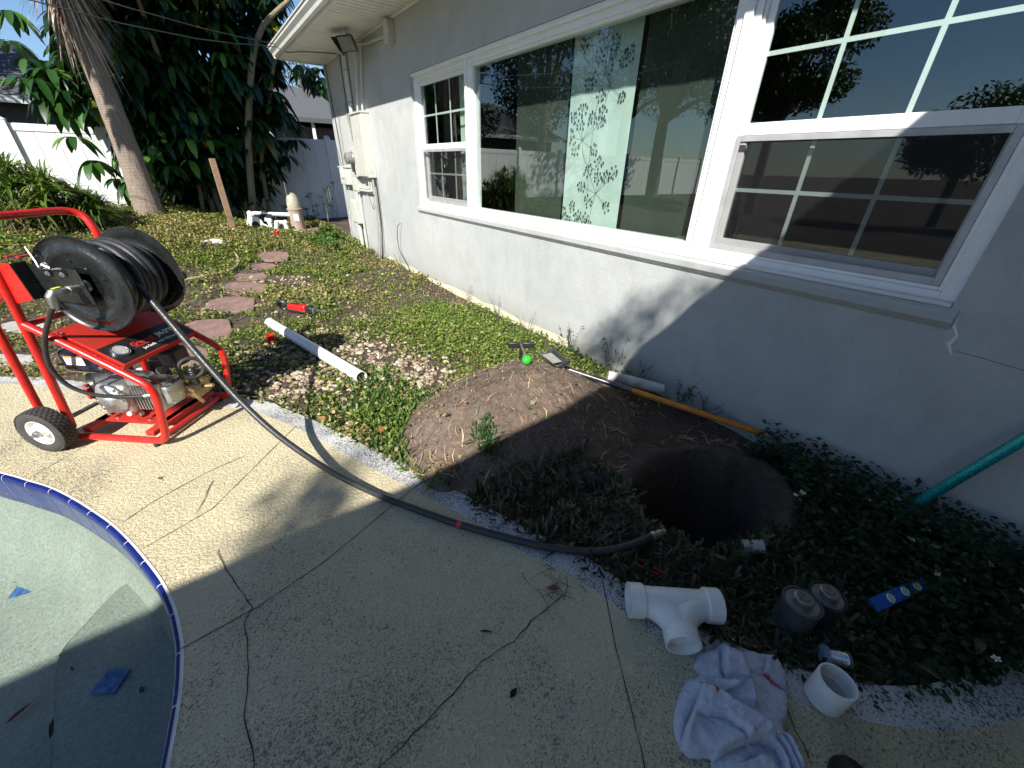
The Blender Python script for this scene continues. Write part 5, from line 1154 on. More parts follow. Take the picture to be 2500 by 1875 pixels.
# shovel
h0, h1 = on_surf(*z7(935, 268), .02), on_surf(*z7(2300, 742), .05); shv = thing('shovel', 'square shovel with dark steel blade and long orange handle on the dirt heap', 'shovel', h0); d_ = (h1-h0).normalized()
hm = h0+d_*((gnd(*z7(1160, 380), .28)-h0).length)
MB().tube([h0-d_*.02, h0+d_*.06, hm], [.026, .018, .019], 12).build('socket', 'socket', shv); MB().tube([hm-d_*.005, h1], .0185, 12).build('handle', 'orange', shv)
c4 = [on_surf(1303, 870), on_surf(1345, 851), on_surf(1394, 884), on_surf(1386, 914), on_surf(1352, 905)]; zz = max(c.z for c in c4)+.015
bl_ = MB(); n_ = 8; lft = gnd(1306, 868, zz), gnd(1350, 908, zz+.01); rgt = gnd(1350, 858, zz), gnd(1394, 900, zz+.01)
for i in range(n_+1):
    for j in range(n_+1):
        p = lft[0].lerp(rgt[0], i/n_).lerp(lft[1].lerp(rgt[1], i/n_), j/n_); bl_.V.append((p.x, p.y, p.z+.03*(2*i/n_-1)**2+.02*(j/n_)**2))
bl_.F = [(i*(n_+1)+j, (i+1)*(n_+1)+j, (i+1)*(n_+1)+j+1, i*(n_+1)+j+1) for i in range(n_) for j in range(n_)]
bo = bl_.build('blade', 'black_paint', shv); so_ = bo.modifiers.new('solid', 'SOLIDIFY'); so_.thickness = .004
P = [lft[0].lerp(rgt[0], u).lerp(lft[1].lerp(rgt[1], u), v) for u, v in ((.25, .15), (.75, .15), (.75, .75), (.25, .75))]; MB().add([(p.x, p.y, p.z+.016+.008*k) for k, p in zip((0, 0, 1, 1), P)], [(0, 1, 2, 3)]).build('sticker', 'sticker', bo, smooth=False)
# T-handled probe with green ball end
bc = gnd(1286, 879, .36); tc = gnd(1272, 842, .335); pb = thing('probe_tool', 'T handled probe with a bright green ball stuck in the dirt heap', 'probe', (tc.x, tc.y, .2))
MB().tube([tc, bc, bc+(bc-tc).normalized()*.01], .008, 10).build('rod', 'steel', pb); MB().sphere(bc, .03, 20, 14).build('ball_end', 'glassball', pb); MB().tube([tc, tc-Vector((0, 0, .25))], .012, 8).build('shaft', 'black_pl', pb)
rx_ = IX.copy(); rx_.z = 0; rx_.normalize()
for s_ in (-1, 1): MB().box(tc+rx_*s_*.05+Vector((0, 0, .0)), (.085, .03, .045), (rx_, rx_.cross(Vector((0, 0, 1))), Vector((0, 0, 1)))).build('grip', 'black_pl', pb, bevel=.008)
# old white post piece
p0, p1 = gnd(1484, 917, .14), gnd(1618, 950, .075); tag(MB().tube([p0, p0.lerp(p1, .3)+Vector((0, 0, .002)), p0.lerp(p1, .7), p1], [.036, .038, .037, .034], 14).build('post_offcut', 'old_pvc', None), 'weathered whitish offcut of round post lying by the wall', 'post')
# reciprocating saw
sa, sb_ = on_surf(688, 757, .055), on_surf(772, 770, .055); d_ = (sb_-sa); Lw = d_.length; d_.normalize(); X = d_; Z = Vector((0, 0, 1)); Y_ = Z.cross(X).normalized(); saw = thing('reciprocating_saw', 'red and black reciprocating saw lying on the weeds', 'power saw', ((sa.x+sb_.x)/2, (sa.y+sb_.y)/2, sa.z-.05)); A2 = (X, Y_, Z)
MB().torus(sa+X*.05, Y_+Z*.5, .065, .022, 22, 8).build('handle_loop', 'black_pl', saw); MB().box(sa+X*(Lw*.52), (Lw*.52, .075, .085), A2).build('motor_housing', 'red_pl', saw, bevel=.022, seg=3); MB().box(sa+X*(Lw*.52)-Z*.03, (Lw*.5, .08, .03), A2).build('lower_housing', 'black_pl', saw, bevel=.008)
MB().box(sa+X*(Lw*.86), (Lw*.2, .07, .075), A2).build('gear_boot', 'black_pl', saw, bevel=.015); MB().box(sa+X*(Lw*1.0), (.02, .075, .06), A2).build('shoe', 'steel', saw, bevel=.004); MB().box(sa+X*(Lw*1.13)+Y_*.015, (.16, .004, .02), (X, Y_, Z)).build('blade', 'steel', saw, smooth=False)
for k in range(5): MB().box(sa+X*(Lw*.36+.022*k)+Z*.0435, (.008, .05, .004), A2).build('vent', 'black_pl', saw, smooth=False)
rc = on_surf(664, 836); tag(MB().lathe(rc, (0, 0, 1), [(-.01, .035), (.05, .032), (.055, .038), (.075, .038), (.077, .03), (.06, .028)], 16).build('bottle_top', 'red_pl', None), 'small red plastic cap beside the loose white pipe', 'cap')
# ropes, hoses, wires on the ground
def ground_run(name, label, px, r_, mt, cat='hose', dz=None):
    P = [on_surf(x, y, dz if dz is not None else r_*.8) for x, y in px]; tag(MB().tube(spline(P, 5), r_, 8).build(name, mt, None), label, cat)
ground_run('garden_hose', 'faded tan hose end curling up beside the stepping stones', [(455, 692), (500, 684), (545, 674), (575, 662), (586, 645), (578, 628)], .016, 'tan_filter', dz=.05)
ground_run('black_hose', 'black hose looping over the ground in the machine shadow', [(560, 900), (610, 885), (660, 880), (668, 895), (640, 915), (590, 925), (545, 930), (520, 925)], .013, 'hose')
ground_run('black_hose', 'second black hose stretched through the machine shadow', [(520, 895), (580, 880), (640, 865), (700, 850), (760, 845)], .012, 'hose')
ground_run('saw_cord', 'black cord trailing from the saw past the white pipe', [(757, 775), (752, 795), (756, 808), (775, 822), (790, 836), (800, 860)], .011, 'hose', 'cord')
ground_run('dark_stick', 'dark twig standing out of the bare patch', [(806, 722), (812, 700), (818, 680)], .012, 'rubber', 'stick', .03)
ground_run('red_wire', 'long thin red wire lying in the cut grass near the hole', [(1550, 1365), (1580, 1385), (1625, 1410)], .003, 'red_dull', 'wire', .02)
ground_run('red_wire', 'shorter red wire next to the longer one', [(1545, 1378), (1570, 1395), (1605, 1408)], .003, 'red_dull', 'wire', .02)
st0, st1 = on_surf(*z7(1990, 1330), .02), on_surf(*z7(2105, 1345), .035); tag(hollow(MB(), st1, st0, .026, .004, 18).build('pipe_stub', 'greystone', None), 'short dirty pipe stub at the rim of the hole', 'pipe')
# glove
gc_ = on_surf(*z7(1150, 930), .02); gl = MB(); gl.sphere(gc_, .045, 14, 10, (1.2, .9, .45))
for k, (dx, dy, L_) in enumerate(((.05, .03, .07), (.06, .005, .08), (.055, -.02, .075), (.04, -.045, .06), (-.03, -.05, .05))):
    q = gc_+Vector((dx*.7, dy*.9, -.002)); gl.tube([q, q+Vector((dx, dy, .004)).normalized()*L_*.6, q+Vector((dx, dy*1.3, -.05)).normalized()*L_], [.013, .012, .008], 8)
gl.tube([gc_-Vector((.03, -.01, 0)), gc_-Vector((.09, -.03, .005))], [.036, .042], 12)
tag(gl.build('work_glove', 'glove', None), 'black work glove dropped on the dark soil by the hole', 'glove')
# poles at the right
q0 = gnd(2182, 1262, .03); q1 = planex(2500, 1072, W-.10); dd_ = (q1-q0); q2 = q1+dd_*.9; tag(MB().tube([q0, q0.lerp(q2, .5), q2], .0205, 14).build('teal_pole', 'teal', None), 'shiny teal metal pole leaning towards the wall', 'pole')
q0 = gnd(2440, 1312, .03); q1 = gnd(2520, 1240, .12); tag(MB().tube([q0, q1, q1+(q1-q0)*3], .016, 12).build('navy_pole', 'navy', None), 'dark navy pole end in the weeds under the teal pole', 'pole')
# shoe
tt = gnd(*z9(1280, 1296), .05); bk = Vector((-FW.x, -FW.y, 0)).normalized(); sd = bk.cross(Vector((0, 0, 1))); sh = thing('shoe', 'black rounded shoe toe of the person standing on the deck', 'shoe', (tt.x, tt.y, 0))
cs = tt+bk*.05
MB().sphere(Vector((cs.x, cs.y, .035))+bk*.05, 1, 22, 14, (.052, .11, .052), (sd, bk, Vector((0, 0, 1)))).build('upper', 'leather', sh)
MB().extr([Vector((cs.x, cs.y, .001))+sd*(.056*math.cos(a))+bk*(.05+.115*math.sin(a)) for a in np.linspace(0, 6.283, 25)[:-1]], (0, 0, .02)).build('sole', 'rubber', sh)

# ------------------------------------------------------------------ towel
OUT = [(430, 540), (560, 580), (740, 600), (810, 620), (870, 740), (885, 830), (890, 1000), (862, 1100), (860, 1160), (930, 1240), (985, 1369), (1010, 1450), (700, 1470), (390, 1440), (360, 1330), (250, 1325), (165, 1260), (112, 1080), (140, 920), (210, 770), (285, 750), (248, 685), (300, 600), (400, 568)]
tw = [gnd(*z9(*p)) for p in OUT]; tw = spline([(p.x, p.y) for p in tw], 4, True); twp = [(p.x, p.y) for p in tw]
x0, x1 = min(p[0] for p in twp), max(p[0] for p in twp); y0, y1 = min(p[1] for p in twp), max(p[1] for p in twp)
st = .003; TX, TY = np.meshgrid(np.arange(x0-st, x1+st, st), np.arange(y0-st, y1+st, st))
def seg_dist(X_, Y_, poly, closed):
    best = np.full(X_.shape, 9.0); side = np.zeros(X_.shape); tt_ = np.zeros(X_.shape); n = len(poly); m_ = n if closed else n-1
    for i in range(m_):
        ax_, ay_ = poly[i]; bx, by = poly[(i+1) % n]; dx, dy = bx-ax_, by-ay_; l2 = dx*dx+dy*dy+1e-12
        t = np.clip(((X_-ax_)*dx+(Y_-ay_)*dy)/l2, 0, 1); d = np.hypot(X_-ax_-t*dx, Y_-ay_-t*dy); s = np.sign(dx*(Y_-ay_)-dy*(X_-ax_)); u = d < best
        best = np.where(u, d, best); side = np.where(u, s, side); tt_ = np.where(u, (i+t)/m_, tt_)
    return best, side, tt_
din, _, _ = seg_dist(TX, TY, twp, True); ins = inside(TX, TY, twp)
Z = .026*(1-np.exp(-din/.012)) + (fbm(TX, TY, 14)-.5)*.03 + (fbm(TX+5, TY, 45)-.5)*.012 + (vnoise(TX, TY, 170)-.5)*.0035 + .02*np.exp(-((TX-(x0+x1)/2)**2+(TY-(y0+y1)/2)**2)/.02)
FOLDS = [([(440, 555), (445, 700), (465, 780)], .030, .05, 1), ([(540, 590), (610, 750), (650, 900), (665, 1010)], .024, .045, -1), ([(210, 775), (380, 790), (520, 835), (610, 790)], .026, .05, -1), ([(320, 840), (420, 900), (540, 990), (740, 1110), (800, 1190)], .028, .05, -1), ([(300, 830), (265, 950), (200, 1100), (185, 1240)], .034, .05, 1), ([(250, 1025), (450, 1055), (560, 1160), (615, 1225)], .022, .05, 1), ([(365, 1335), (480, 1265), (610, 1215), (770, 1185)], .03, .05, 1), ([(745, 605), (735, 690), (720, 752)], .022, .035, 1), ([(600, 720), (720, 752), (800, 800), (880, 835)], .005, .04, 1), ([(700, 1200), (800, 1240), (850, 1320), (880, 1430)], .026, .03, 1), ([(790, 1180), (860, 1250), (920, 1340), (950, 1430)], .026, .03, 1), ([(840, 1165), (905, 1250), (975, 1380)], .02, .03, 1), ([(600, 1330), (690, 1290), (780, 1300), (820, 1400)], .02, .03, -1), ([(440, 900), (520, 880), (610, 800)], .014, .03, 1)]
for pl, hgt, wdt, sg in FOLDS:
    q = [(lambda p: (p.x, p.y))(gnd(*z9(*p), .03)) for p in pl]; d, s, t = seg_dist(TX, TY, q, False); sd_ = d*s*sg
    end = np.clip(np.minimum(t, 1-t)*6+.25, 0, 1); Z += end*hgt*1.5*np.where(sd_ > 0, np.exp(-sd_/(wdt*.7))*(1-np.exp(-sd_/.003)), -.45*np.exp(sd_/.010))
Z = np.maximum(Z, .003)*np.clip(din/.008, .15, 1)+.002
Ct = np.tile(np.array([.62, .655, .76]), TX.shape+(1,))  # white cloth, with the blue of the skylight put into its colour
for pl, wdt in (([(392, 785), (440, 800), (498, 822)], .007), ([(366, 860), (382, 905)], .006), ([(728, 748), (790, 790), (880, 836)], .0035)):
    q = [(lambda p: (p.x, p.y))(gnd(*z9(*p), .035)) for p in pl]; d, s, t = seg_dist(TX, TY, q, False)
    Ct[d < wdt] = (.50, .035, .02)
idx = np.arange(TX.size).reshape(TX.shape); Fq = np.stack([idx[:-1, :-1], idx[:-1, 1:], idx[1:, 1:], idx[1:, :-1]], -1); kq = ins[:-1, :-1] & ins[:-1, 1:] & ins[1:, 1:] & ins[1:, :-1]
o = npmesh('towel', np.stack([TX, TY, Z], -1).reshape(-1, 3), Fq[kq], 'terry', Ct.reshape(-1, 3), None, True); tag(o, 'crumpled white terry towel with red marks on the deck', 'towel')

# ------------------------------------------------------------------ ground cover
stones = [[tuple((o_.matrix_basis @ Vector(v.co))[:2]) for v in o_.data.vertices][:9] for o_ in bpy.data.objects if o_.name.startswith('stepping_stone')]
def quads(base, dirs, ups, L_, Wd):
    d, s, u = rot_from(dirs, ups); a = base; b = base+d*(L_*.45)[:, None]+s*(Wd/2)[:, None]+u*(L_*.08)[:, None]; c = base+d*L_[:, None]; e = base+d*(L_*.45)[:, None]-s*(Wd/2)[:, None]+u*(L_*.08)[:, None]
    V = np.stack([a, b, c, e], 1).reshape(-1, 3); F = np.arange(len(base)*4).reshape(-1, 4); return V, F, 4
mr2 = lambda x, y: ((x-MOUND[0])/MOUND[2])**2+((y-MOUND[1])/MOUND[3])**2
grass_edge = [(p.x, p.y) for p in [e+Vector(((e-i_).x, (e-i_).y, 0))*(-.3) for e, i_ in zip(edge, inner)]] + [(W, -4.5), (-6.5, -4.5)]
PEB = [(.62, 3.25, .55, .75), (.95, 2.6, .30, .28), (.20, 3.0, .25, .25), (.75, 6.2, .4, .5)]
def density(x, y):
    d = .16+1.05*sm(.40, .64, fbm(x+3, y, 1.9)); d *= .35+.85*sm(.38, .6, fbm(x, y+9, 4)); d += .45*sm(6.8, 9, y)+.5*np.exp(-(((x+.4)/1.6)**2+((y-9.7)/1.3)**2))
    for a, b, c, e in PEB: d *= 1-.72*np.exp(-(((x-a)/c)**2+((y-b)/e)**2)**1.5)
    d *= np.where(mr2(x, y) < 1.0, .02, 1); d *= np.where(hole_r(x, y) < 1.35, 0, 1); d *= np.where((hole_r(x, y) < 1.9) & (y < 1.6), .35, 1)
    d += 1.1*sm(.75, .35, np.hypot((x-1.75)/1.1, (y-3.3)/1.5))            # bright patch by the wall
    d += .9*np.exp(-(((x-.62)/.25)**2+((y-2.0)/.55)**2)) * np.where(mr2(x, y) < 1.05, .1, 1)   # tuft on the deck corner
    d *= np.where((x < .25) & (y < 3.35+.0*x) & (y > 2.2) & (x > -.6), .45, 1)
    for s_ in stones: d = np.where(inside(x, y, s_), 0, d)
    d = np.where(inside(x, y, grass_edge), 0, d); d = np.where((x > W-.01) | (y > 12.2), 0, d); return np.clip(d, 0, 1.6)
def scatter(n, xr, yr, w=None):
    x = rng.uniform(*xr, n); y = rng.uniform(*yr, n); d = density(x, y)*(w(x, y) if w else 1); k = rng.random(n)*1.6 < d; x, y = x[k], y[k]
    return x, y, surf_z(x, y)
def veg_cols(x, y, per, kind):
    n = len(x); g1 = np.array([.12, .19, .026]); g2 = np.array([.27, .29, .055]); g3 = np.array([.38, .31, .14]); g0 = np.array([.05, .10, .02])
    dry = np.clip(sm(.45, .7, fbm(x+20, y+4, 1.4))*.8 + .9*sm(1.75, 2.3, x)*sm(3.2, 4.6, y)*sm(7.4, 6.2, y) + .9*np.exp(-(((x+.4)/1.7)**2+((y-9.6)/1.3)**2)) - .5*sm(.9, .3, np.hypot((x-1.6)/1.2, (y-3.1)/1.5)), 0, 1)
    r = rng.random(n); c = np.where((r < .35)[:, None], g0, np.where((r < .72)[:, None], g1, g2)); k = rng.random(n) < (.12+dry)*(.8 if kind else .6); c = np.where(k[:, None], g3*(.6+.6*rng.random((n, 1))), c)
    lush = np.clip(np.exp(-(((x-1.7)/.7)**2+((y-3.4)/1.6)**2)), 0, 1)*(rng.random(n) < .6); c = c*(1-.5*lush[:, None])+np.array([.17, .29, .03])*.5*lush[:, None]
    c = c*(1+rng.uniform(-.25, .25, (n, 1))); return np.repeat(c, per, 0)
VV = []; FF = []; CC = []; off = 0
def push(V, F, C):
    global off
    VV.append(V); FF.append(F+off); CC.append(C); off += len(V)
for n, xr, yr, l0_, l1_, hh in ((95000, (-1.6, W), (1.2, 4.6), .016, .034, .07), (120000, (-2.6, W), (4.6, 8.2), .024, .045, .09), (80000, (-4.2, W), (8.2, 12.2), .03, .06, .12)):
    x, y, z = scatter(n, xr, yr); k = len(x); hgt = hh*rng.random(k)**1.4*(.35+.9*fbm(x, y, 3)); b = np.stack([x, y, z+hgt], 1); dirs = unit(k); dirs[:, 2] *= .45; ups = np.stack([rng.normal(size=k)*.5, rng.normal(size=k)*.5, np.ones(k)], 1)
    L_ = rng.uniform(l0_, l1_, k); V, F, per = quads(b, dirs, ups, L_, L_*rng.uniform(.55, .9, k)); push(V, F, veg_cols(x, y, per, 0))
ow = npmesh('weeds', np.concatenate(VV), np.concatenate(FF), 'weed', np.concatenate(CC), None, False, 'stuff'); tag(ow, 'low broad leaved weeds covering the yard', 'weeds')
VV = []; FF = []; CC = []; off = 0
def blades(x, y, z, lmin, lmax, wd, cols=None, lay=.7, per_c=None):
    k = len(x); a = rng.uniform(0, 6.283, k); e = rng.uniform(.15, 1.35, k); dirs = np.stack([np.cos(a)*np.cos(e), np.sin(a)*np.cos(e), np.sin(e)], 1); L_ = rng.uniform(lmin, lmax, k)
    d, s, u = rot_from(dirs, np.tile([0, 0, 1.0], (k, 1))); b0_ = np.stack([x, y, z-.004], 1); w_ = wd*rng.uniform(.6, 1.3, k); dn = np.array([0, 0, -1.0])
    m_ = b0_+d*(L_*.55)[:, None]+dn*(lay*.25*L_*np.cos(e))[:, None]; t_ = b0_+d*L_[:, None]+dn*(lay*.8*L_*np.cos(e))[:, None]
    V = np.stack([b0_-s*w_[:, None]/2, b0_+s*w_[:, None]/2, m_+s*w_[:, None]*.45, m_-s*w_[:, None]*.45, t_], 1).reshape(-1, 3)
    q = np.arange(k)[:, None]*5; F = np.concatenate([np.concatenate([q, q+1, q+2, q+3], 1), np.concatenate([q+3, q+2, q+4, q+4], 1)])
    push(V, F, veg_cols(x, y, 5, 1) if cols is None else leaf_cols(k, 5, cols, [1]*len(cols)))
x, y, z = scatter(46000, (-1.6, W), (1.2, 4.8)); blades(x, y, z, .04, .13, .006)
x, y, z = scatter(46000, (-2.6, W), (4.8, 8.4)); blades(x, y, z, .05, .14, .009)
x, y, z = scatter(40000, (-4.0, W), (8.4, 12.2)); blades(x, y, z, .07, .2, .012)
x = rng.normal(-.35, 1.1, 9000); y = rng.normal(9.6, .8, 9000); k = (x < W-.1) & (y < 11.6) & (y > 7); x, y = x[k], y[k]; blades(x, y, surf_z(x, y), .08, .24, .012, [(.40, .33, .14), (.32, .27, .10), (.24, .24, .06), (.16, .20, .04)], .5)
# lusher tuft in front of the pipe end, on the deck corner
x = rng.normal(.62, .16, 2600); y = rng.normal(1.95, .32, 2600); k = ~inside(x, y, grass_edge) & (mr2(x, y) > .93); x, y = x[k], y[k]; blades(x, y, surf_z(x, y), .06, .16, .010, [(.06, .13, .02), (.10, .18, .03), (.17, .24, .04), (.03, .08, .02)])
x = rng.normal(.72, .12, 1500); y = rng.normal(2.42, .25, 1500); k = ~inside(x, y, grass_edge) & (mr2(x, y) > .9); x, y = x[k], y[k]; blades(x, y, surf_z(x, y), .06, .15, .010, [(.06, .13, .02), (.10, .18, .03), (.03, .08, .02)])
# pulled grass tuft on the heap
g0_ = on_surf(1190, 1075, .0); x = rng.normal(g0_.x, .028, 170); y = rng.normal(g0_.y, .05, 170); blades(x, y, surf_z(x, y)+.01, .07, .17, .008, [(.035, .085, .03), (.05, .11, .03)])
# trampled cut grass round the hole, in the shade
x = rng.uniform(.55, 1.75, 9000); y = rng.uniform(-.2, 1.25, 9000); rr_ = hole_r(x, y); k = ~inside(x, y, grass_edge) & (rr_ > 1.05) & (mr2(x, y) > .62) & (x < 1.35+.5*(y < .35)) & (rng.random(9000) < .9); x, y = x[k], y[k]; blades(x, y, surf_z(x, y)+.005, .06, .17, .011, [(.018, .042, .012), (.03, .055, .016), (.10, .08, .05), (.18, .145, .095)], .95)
V4 = np.concatenate(VV); F4 = np.concatenate(FF); og = npmesh('grass', V4, F4, 'weed', np.concatenate(CC), None, False, 'stuff'); og.data.validate(); tag(og, 'grass blades growing through the weeds', 'grass')
# straw, twigs, chips
VV = []; FF = []; CC = []; off = 0
def litter(x, y, lmin, lmax, wd, cols):
    k = len(x); a = rng.uniform(0, 6.283, k); L_ = rng.uniform(lmin, lmax, k); d = np.stack([np.cos(a), np.sin(a), np.zeros(k)], 1); s = np.stack([-np.sin(a), np.cos(a), np.zeros(k)], 1)
    p0 = np.stack([x, y], 1)-d[:, :2]*L_[:, None]/2; p1 = np.stack([x, y], 1)+d[:, :2]*L_[:, None]/2; pm = (p0+p1)/2+s[:, :2]*(L_*rng.uniform(-.15, .15, k))[:, None]; w_ = (wd*rng.uniform(.5, 1.4, k))[:, None]/2
    hz = lambda p: (np.where(inside(p[:, 0], p[:, 1], dfull), .001, surf_z(p[:, 0], p[:, 1]))+.004+.008*rng.random(k))[:, None]
    A_, M_, B_ = np.concatenate([p0, hz(p0)], 1), np.concatenate([pm, hz(pm)+.003], 1), np.concatenate([p1, hz(p1)], 1); up = np.array([0, 0, .002])
    V = np.stack([A_-s*w_*.6, A_+s*w_*.6, M_-s*w_+up, M_+s*w_+up, B_-s*w_*.4, B_+s*w_*.4], 1).reshape(-1, 3); q = np.arange(k)[:, None]*6; F = np.concatenate([np.concatenate([q, q+1, q+3, q+2], 1), np.concatenate([q+2, q+3, q+5, q+4], 1)]); push(V, F, leaf_cols(k, 6, cols, [1]*len(cols), .3))
BR = [(.40, .29, .18), (.30, .21, .13), (.22, .15, .10), (.48, .38, .26)]
n = 1900; x = rng.uniform(.5, 2.2, n); y = rng.uniform(.9, 2.4, n); k = (mr2(x, y) < 1.1) & (hole_r(x, y) > 1.05) & ~inside(x, y, dfull); litter(x[k], y[k], .006, .03, .004, BR)
n = 150; x = rng.uniform(.5, 2.2, n); y = rng.uniform(.6, 2.4, n); k = (hole_r(x, y) > 1.6) & ~inside(x, y, dfull); litter(x[k], y[k], .06, .13, .007, BR)
n = 2600; x = rng.uniform(-1, 2.3, n); y = rng.uniform(2.2, 7, n); k = ~inside(x, y, dfull); litter(x[k], y[k], .015, .07, .006, BR)
n = 900; x = rng.uniform(1.0, 2.3, n); y = rng.uniform(-.35, 1.0, n); k = (hole_r(x, y) > 1.45) & ~inside(x, y, dfull); litter(x[k], y[k], .03, .10, .006, BR+[(.10, .08, .05)])
q = gnd(1075, 1175); litter(rng.normal(q.x-.02, .05, 40), rng.normal(q.y+.02, .06, 40), .03, .10, .006, [(.45, .28, .16), (.5, .36, .2)])
q = gnd(1370, 1420); litter(rng.normal(q.x, .05, 22), rng.normal(q.y, .05, 22), .03, .13, .003, [(.10, .08, .06), (.2, .14, .09)])
ol = npmesh('ground_litter', np.concatenate(VV), np.concatenate(FF), 'straw', np.concatenate(CC), None, False, 'stuff'); tag(ol, 'straw, wood chips and twigs strewn over the soil', 'litter')
# pebbles
pb_ = MB(); s6 = MB().sphere((0, 0, 0), 1, 7, 4)
VV = []; FF = []; off = 0; sv = np.array(s6.V); sf_ = np.array(s6.F)
for i in range(2300):
    a, b, c, e = PEB[rng.choice(4, p=[.6, .2, .1, .1])]; x = rng.normal(a, c*.75); y = rng.normal(b, e*.75)
    if rng.random() < .5 or x > W-.03 or inside(np.array([x]), np.array([y]), dfull)[0] or mr2(x, y) < 1: continue
    r_ = rng.uniform(.009, .026); M3 = np.array(Matrix.Rotation(rng.uniform(0, 6.28), 3, 'Z') @ Matrix.Rotation(rng.uniform(-.4, .4), 3, 'X')); v = (sv*np.array([r_*1.25, r_*.85, r_*.6])) @ M3.T + np.array([x, y, sz(x, y)+r_*.3]); VV.append(v); FF.append(sf_+off); off += len(v)
npb = len(VV); PC = np.repeat(np.array([(.42, .34, .25), (.33, .25, .18), (.52, .45, .36), (.26, .18, .13)])[rng.integers(0, 4, npb)]*(1+rng.uniform(-.15, .15, (npb, 1))), len(sv), 0)
op = npmesh('pebbles', np.concatenate(VV), np.concatenate(FF), 'straw', PC, None, True, 'stuff'); tag(op, 'tan river pebbles scattered on the bare soil by the pipe', 'pebbles')

# weeds with white flowers in the shade at the right
wb = thing('flowering_weeds', 'leafy weeds with small white flowers along the shaded wall', 'weeds', (2.0, -.05, 0))
x = rng.uniform(1.15, W-.02, 22000); y = rng.uniform(-.75, .62, 22000); k = ~inside(x, y, grass_edge) & (hole_r(x, y) > 1.25) & (rng.random(22000) < .25+.75*sm(1.5, 2.1, x+.55*(.2-y))); x, y = x[k], y[k]; n = len(x)
b = np.stack([x, y, surf_z(x, y)+rng.random(n)**1.3*(.05+.16*sm(1.5, 2.2, x-.4*y))], 1); dirs = unit(n); dirs[:, 2] = dirs[:, 2]*.4-.1; L_ = rng.uniform(.014, .04, n)
V, F, per = quads(b, dirs, np.stack([rng.normal(size=n)*.4, rng.normal(size=n)*.4, np.ones(n)], 1), L_, L_*rng.uniform(.45, .7, n)); npmesh('foliage', V, F, 'weed', leaf_cols(n, per, [(.010, .030, .009), (.018, .046, .012), (.035, .07, .016)], [2, 2, 1]), wb, False, 'stuff')  # leaf colours darkened to carry the shade along the wall
FLW = [(1952, 1140), (1976, 1154), (1990, 1164), (2023, 1160), (2081, 1162), (2138, 1147), (2118, 1170), (2033, 1197), (2058, 1193), (2008, 1203), (2090, 1212), (2164, 1211), (2213, 1222), (2118, 1246), (2093, 1264), (2162, 1263), (2151, 1275), (2206, 1294), (2340, 1289), (2159, 1315), (2230, 1338), (2190, 1362), (2248, 1381), (2374, 1424), (2246, 1447), (2306, 1462), (2475, 1406), (2448, 1491), (2473, 1494), (2452, 1533), (2484, 1539), (2376, 1656), (1925, 1242), (1942, 1236)]
for (px, py) in FLW:
    p = on_surf(px, py, .12 if px > 2000 else .09); r_ = random.uniform(.011, .017); pt = MB(); a0 = random.uniform(0, 6.28); nz_ = Vector((random.uniform(-.4, .1), random.uniform(-.4, .3), 1)).normalized(); X, Y_, Z_ = frame_of(nz_)
    for k in range(5):
        a = a0+1.2566*k; u = X*math.cos(a)+Y_*math.sin(a); w_ = X*-math.sin(a)+Y_*math.cos(a); pt.add([p+u*.002, p+u*r_*.6+w_*r_*.32+Z_*.002, p+u*r_+Z_*.001, p+u*r_*.6-w_*r_*.32+Z_*.002], [(0, 1, 2, 3)])
    fo = pt.build('flower', 'label_w', wb, smooth=False); MB().sphere(p+Z_*.002, .003, 8, 5).build('flower_eye', 'yellow', fo)
# thin wild stems along the foot of the wall
for i, (px, py, h_, lab) in enumerate([(1300, 805, .22, 'wiry seeding weed against the sunlit wall foot'), (1230, 770, .26, 'thin branching weed against the sunlit wall foot'), (1395, 858, .28, 'leafy wild plant beside the shovel blade'), (1515, 905, .36, 'tall seeding weed with white buds behind the post offcut'), (1590, 925, .22, 'small white budded weed behind the post offcut end'), (1690, 975, .26, 'straggly weed growing in the shade at the wall'), (1160, 735, .2, 'short seeding weed at the peeling wall foot'), (1750, 1000, .2, 'low weed at the wall above the orange handle'), (1000, 655, .3, 'dry wiry stems hanging by the wall socket wire')]):
    c_ = gnd(px, py); c_.x = min(c_.x, W-.06); z_ = sz(c_.x, c_.y); pl = thing('wild_stem', lab, 'weed', (c_.x, c_.y, z_)); stx = MB(); bb = []; dd = []
    for k in range(9):
        a = random.uniform(0, 6.28); hh = h_*random.uniform(.5, 1.1); e_ = Vector((c_.x+math.cos(a)*.09-.03, c_.y+math.sin(a)*.12, z_+hh)); e_.x = min(e_.x, W-.015); mid = Vector((c_.x, c_.y, z_)).lerp(e_, .5)+Vector((random.uniform(-.02, .0), random.uniform(-.02, .02), .02)); stx.tube([(c_.x, c_.y, z_-.02), mid, e_], [.0018, .0014, .0008], 4)
        for q_ in range(9): f = random.uniform(.25, 1); pnt = Vector((c_.x, c_.y, z_)).lerp(mid, f*2) if f < .5 else mid.lerp(e_, f*2-1); bb.append(tuple(pnt)); dd.append((random.uniform(-1, .3), random.uniform(-1, 1), random.uniform(-.3, .8)))
    stx.build('stem', 'motif', pl); n = len(bb); L_ = rng.uniform(.012, .035, n) if i not in (0, 1, 6, 8) else rng.uniform(.005, .012, n)
    V, F, per = quads(np.array(bb), np.array(dd), np.tile([.2, .1, 1.0], (n, 1)), L_, L_*.55); npmesh('foliage', V, F, 'weed', leaf_cols(n, per, [(.05, .10, .025), (.09, .12, .05), (.30, .30, .26)], [3, 2, 1.2 if i in (3, 4) else .2]), pl, False, 'stuff')
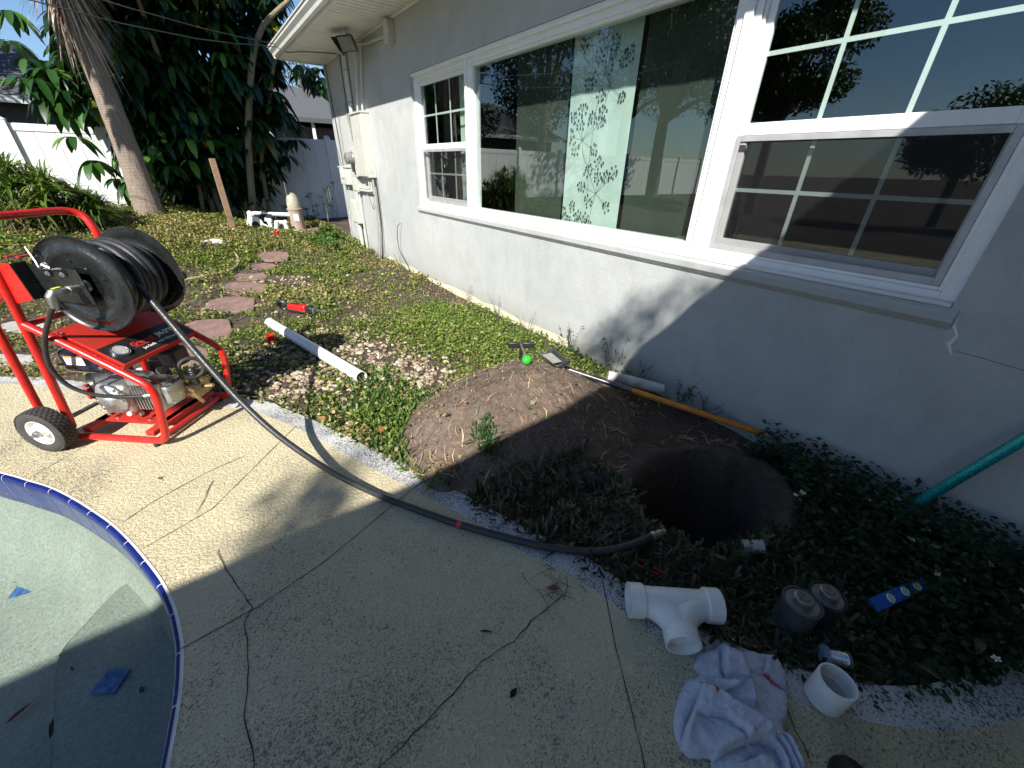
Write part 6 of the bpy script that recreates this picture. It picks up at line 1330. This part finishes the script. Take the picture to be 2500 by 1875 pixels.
# fallen leaves: on the deck, in the pool
def dead_leaf(p, L_, w_, mt_c, lab, yaw=None, curl=.3, up=None):
    a = random.uniform(0, 6.28) if yaw is None else yaw; n = 1
    V, F, per = leaf_verts(np.array([tuple(p)]), np.array([[math.cos(a), math.sin(a), .12]]), np.array([[0, 0, 1.0]]), np.array([L_]), np.array([w_]), np.array([.12]), [.05, .6, 1, .8, .45, .05], 5, curl)
    o = npmesh('fallen_leaf', V-np.array(tuple(p)), F, 'straw', np.tile(np.array(mt_c), (len(V), 1)), None, True); o.location = p; tag(o, lab, 'leaf'); return o
dead_leaf(gnd(1366, 1437, .006), .05, .026, (.16, .09, .06), 'curled brown leaf beside the twigs at the deck edge'); dead_leaf(gnd(1246, 1704, .004), .035, .02, (.02, .025, .015), 'black scrap of leaf alone on the shaded deck'); dead_leaf(gnd(1170, 1540, .004), .05, .01, (.05, .05, .045), 'thin dark twig shaped leaf on the shaded deck')
dead_leaf(gnd(393, 1170, .004), .03, .015, (.16, .12, .07), 'tiny brown leaf on the sunlit deck'); dead_leaf(gnd(2395, 1560, .09), .08, .03, (.13, .08, .06), 'dry brown leaf lying in the dark weeds'); dead_leaf(gnd(935, 1040, .03), .07, .035, (.35, .13, .05), 'orange brown leaf at the deck corner'); dead_leaf(gnd(795, 1025, .03), .07, .04, (.38, .18, .08), 'rusty leaf in the grass by the deck border')
for (x, y, L_, w_, c, lab, zf, yw) in [(270, 1500, .12, .034, (.03, .012, .010), 'long dark red leaf sunk in the pool beside the step', -.46, 1.4), (235, 545, .04, .014, (.04, .04, .03), 'small dark leaf pair on the pool floor', -.46, .7), (520, 718, .022, .012, (.01, .012, .01), 'tiny black leaf on the pool floor', -.455, 0), (285, 800, .06, .012, (.03, .035, .025), 'slim dark leaf on the pool floor near the step', -.46, .8), (305, 1065, .07, .012, (.03, .035, .025), 'slim dark leaf at the edge of the pool step', -.46, .8), (780, 1250, .035, .018, (.06, .05, .03), 'brown leaf scrap on the pool step', BZ+.008, 1.9), (400, 1130, .03, .008, (.05, .05, .04), 'bent twig on the pool step', BZ+.008, 2), (210, 670, .07, .018, (.05, .06, .02), 'olive leaf lying over the blue mosaic', -.455, .2), (125, 640, .05, .024, (.07, .08, .05), 'grey leaf beside the blue mosaic', -.455, 2.6), (620, 672, .02, .006, (.06, .06, .04), 'short twig near the pool step corner', -.45, 2.6), (25, 1425, .08, .02, (.16, .03, .02), 'red leaf sunk at the pool floor', -.46, .6)]:
    dead_leaf(gnd(*zp(x, y), zf), L_, w_, c, lab, yw, .1)
dead_leaf(gnd(*zp(35, 172), -.118), .04, .02, (.55, .20, .02), 'orange leaf floating against the blue tiles', .3, .2)
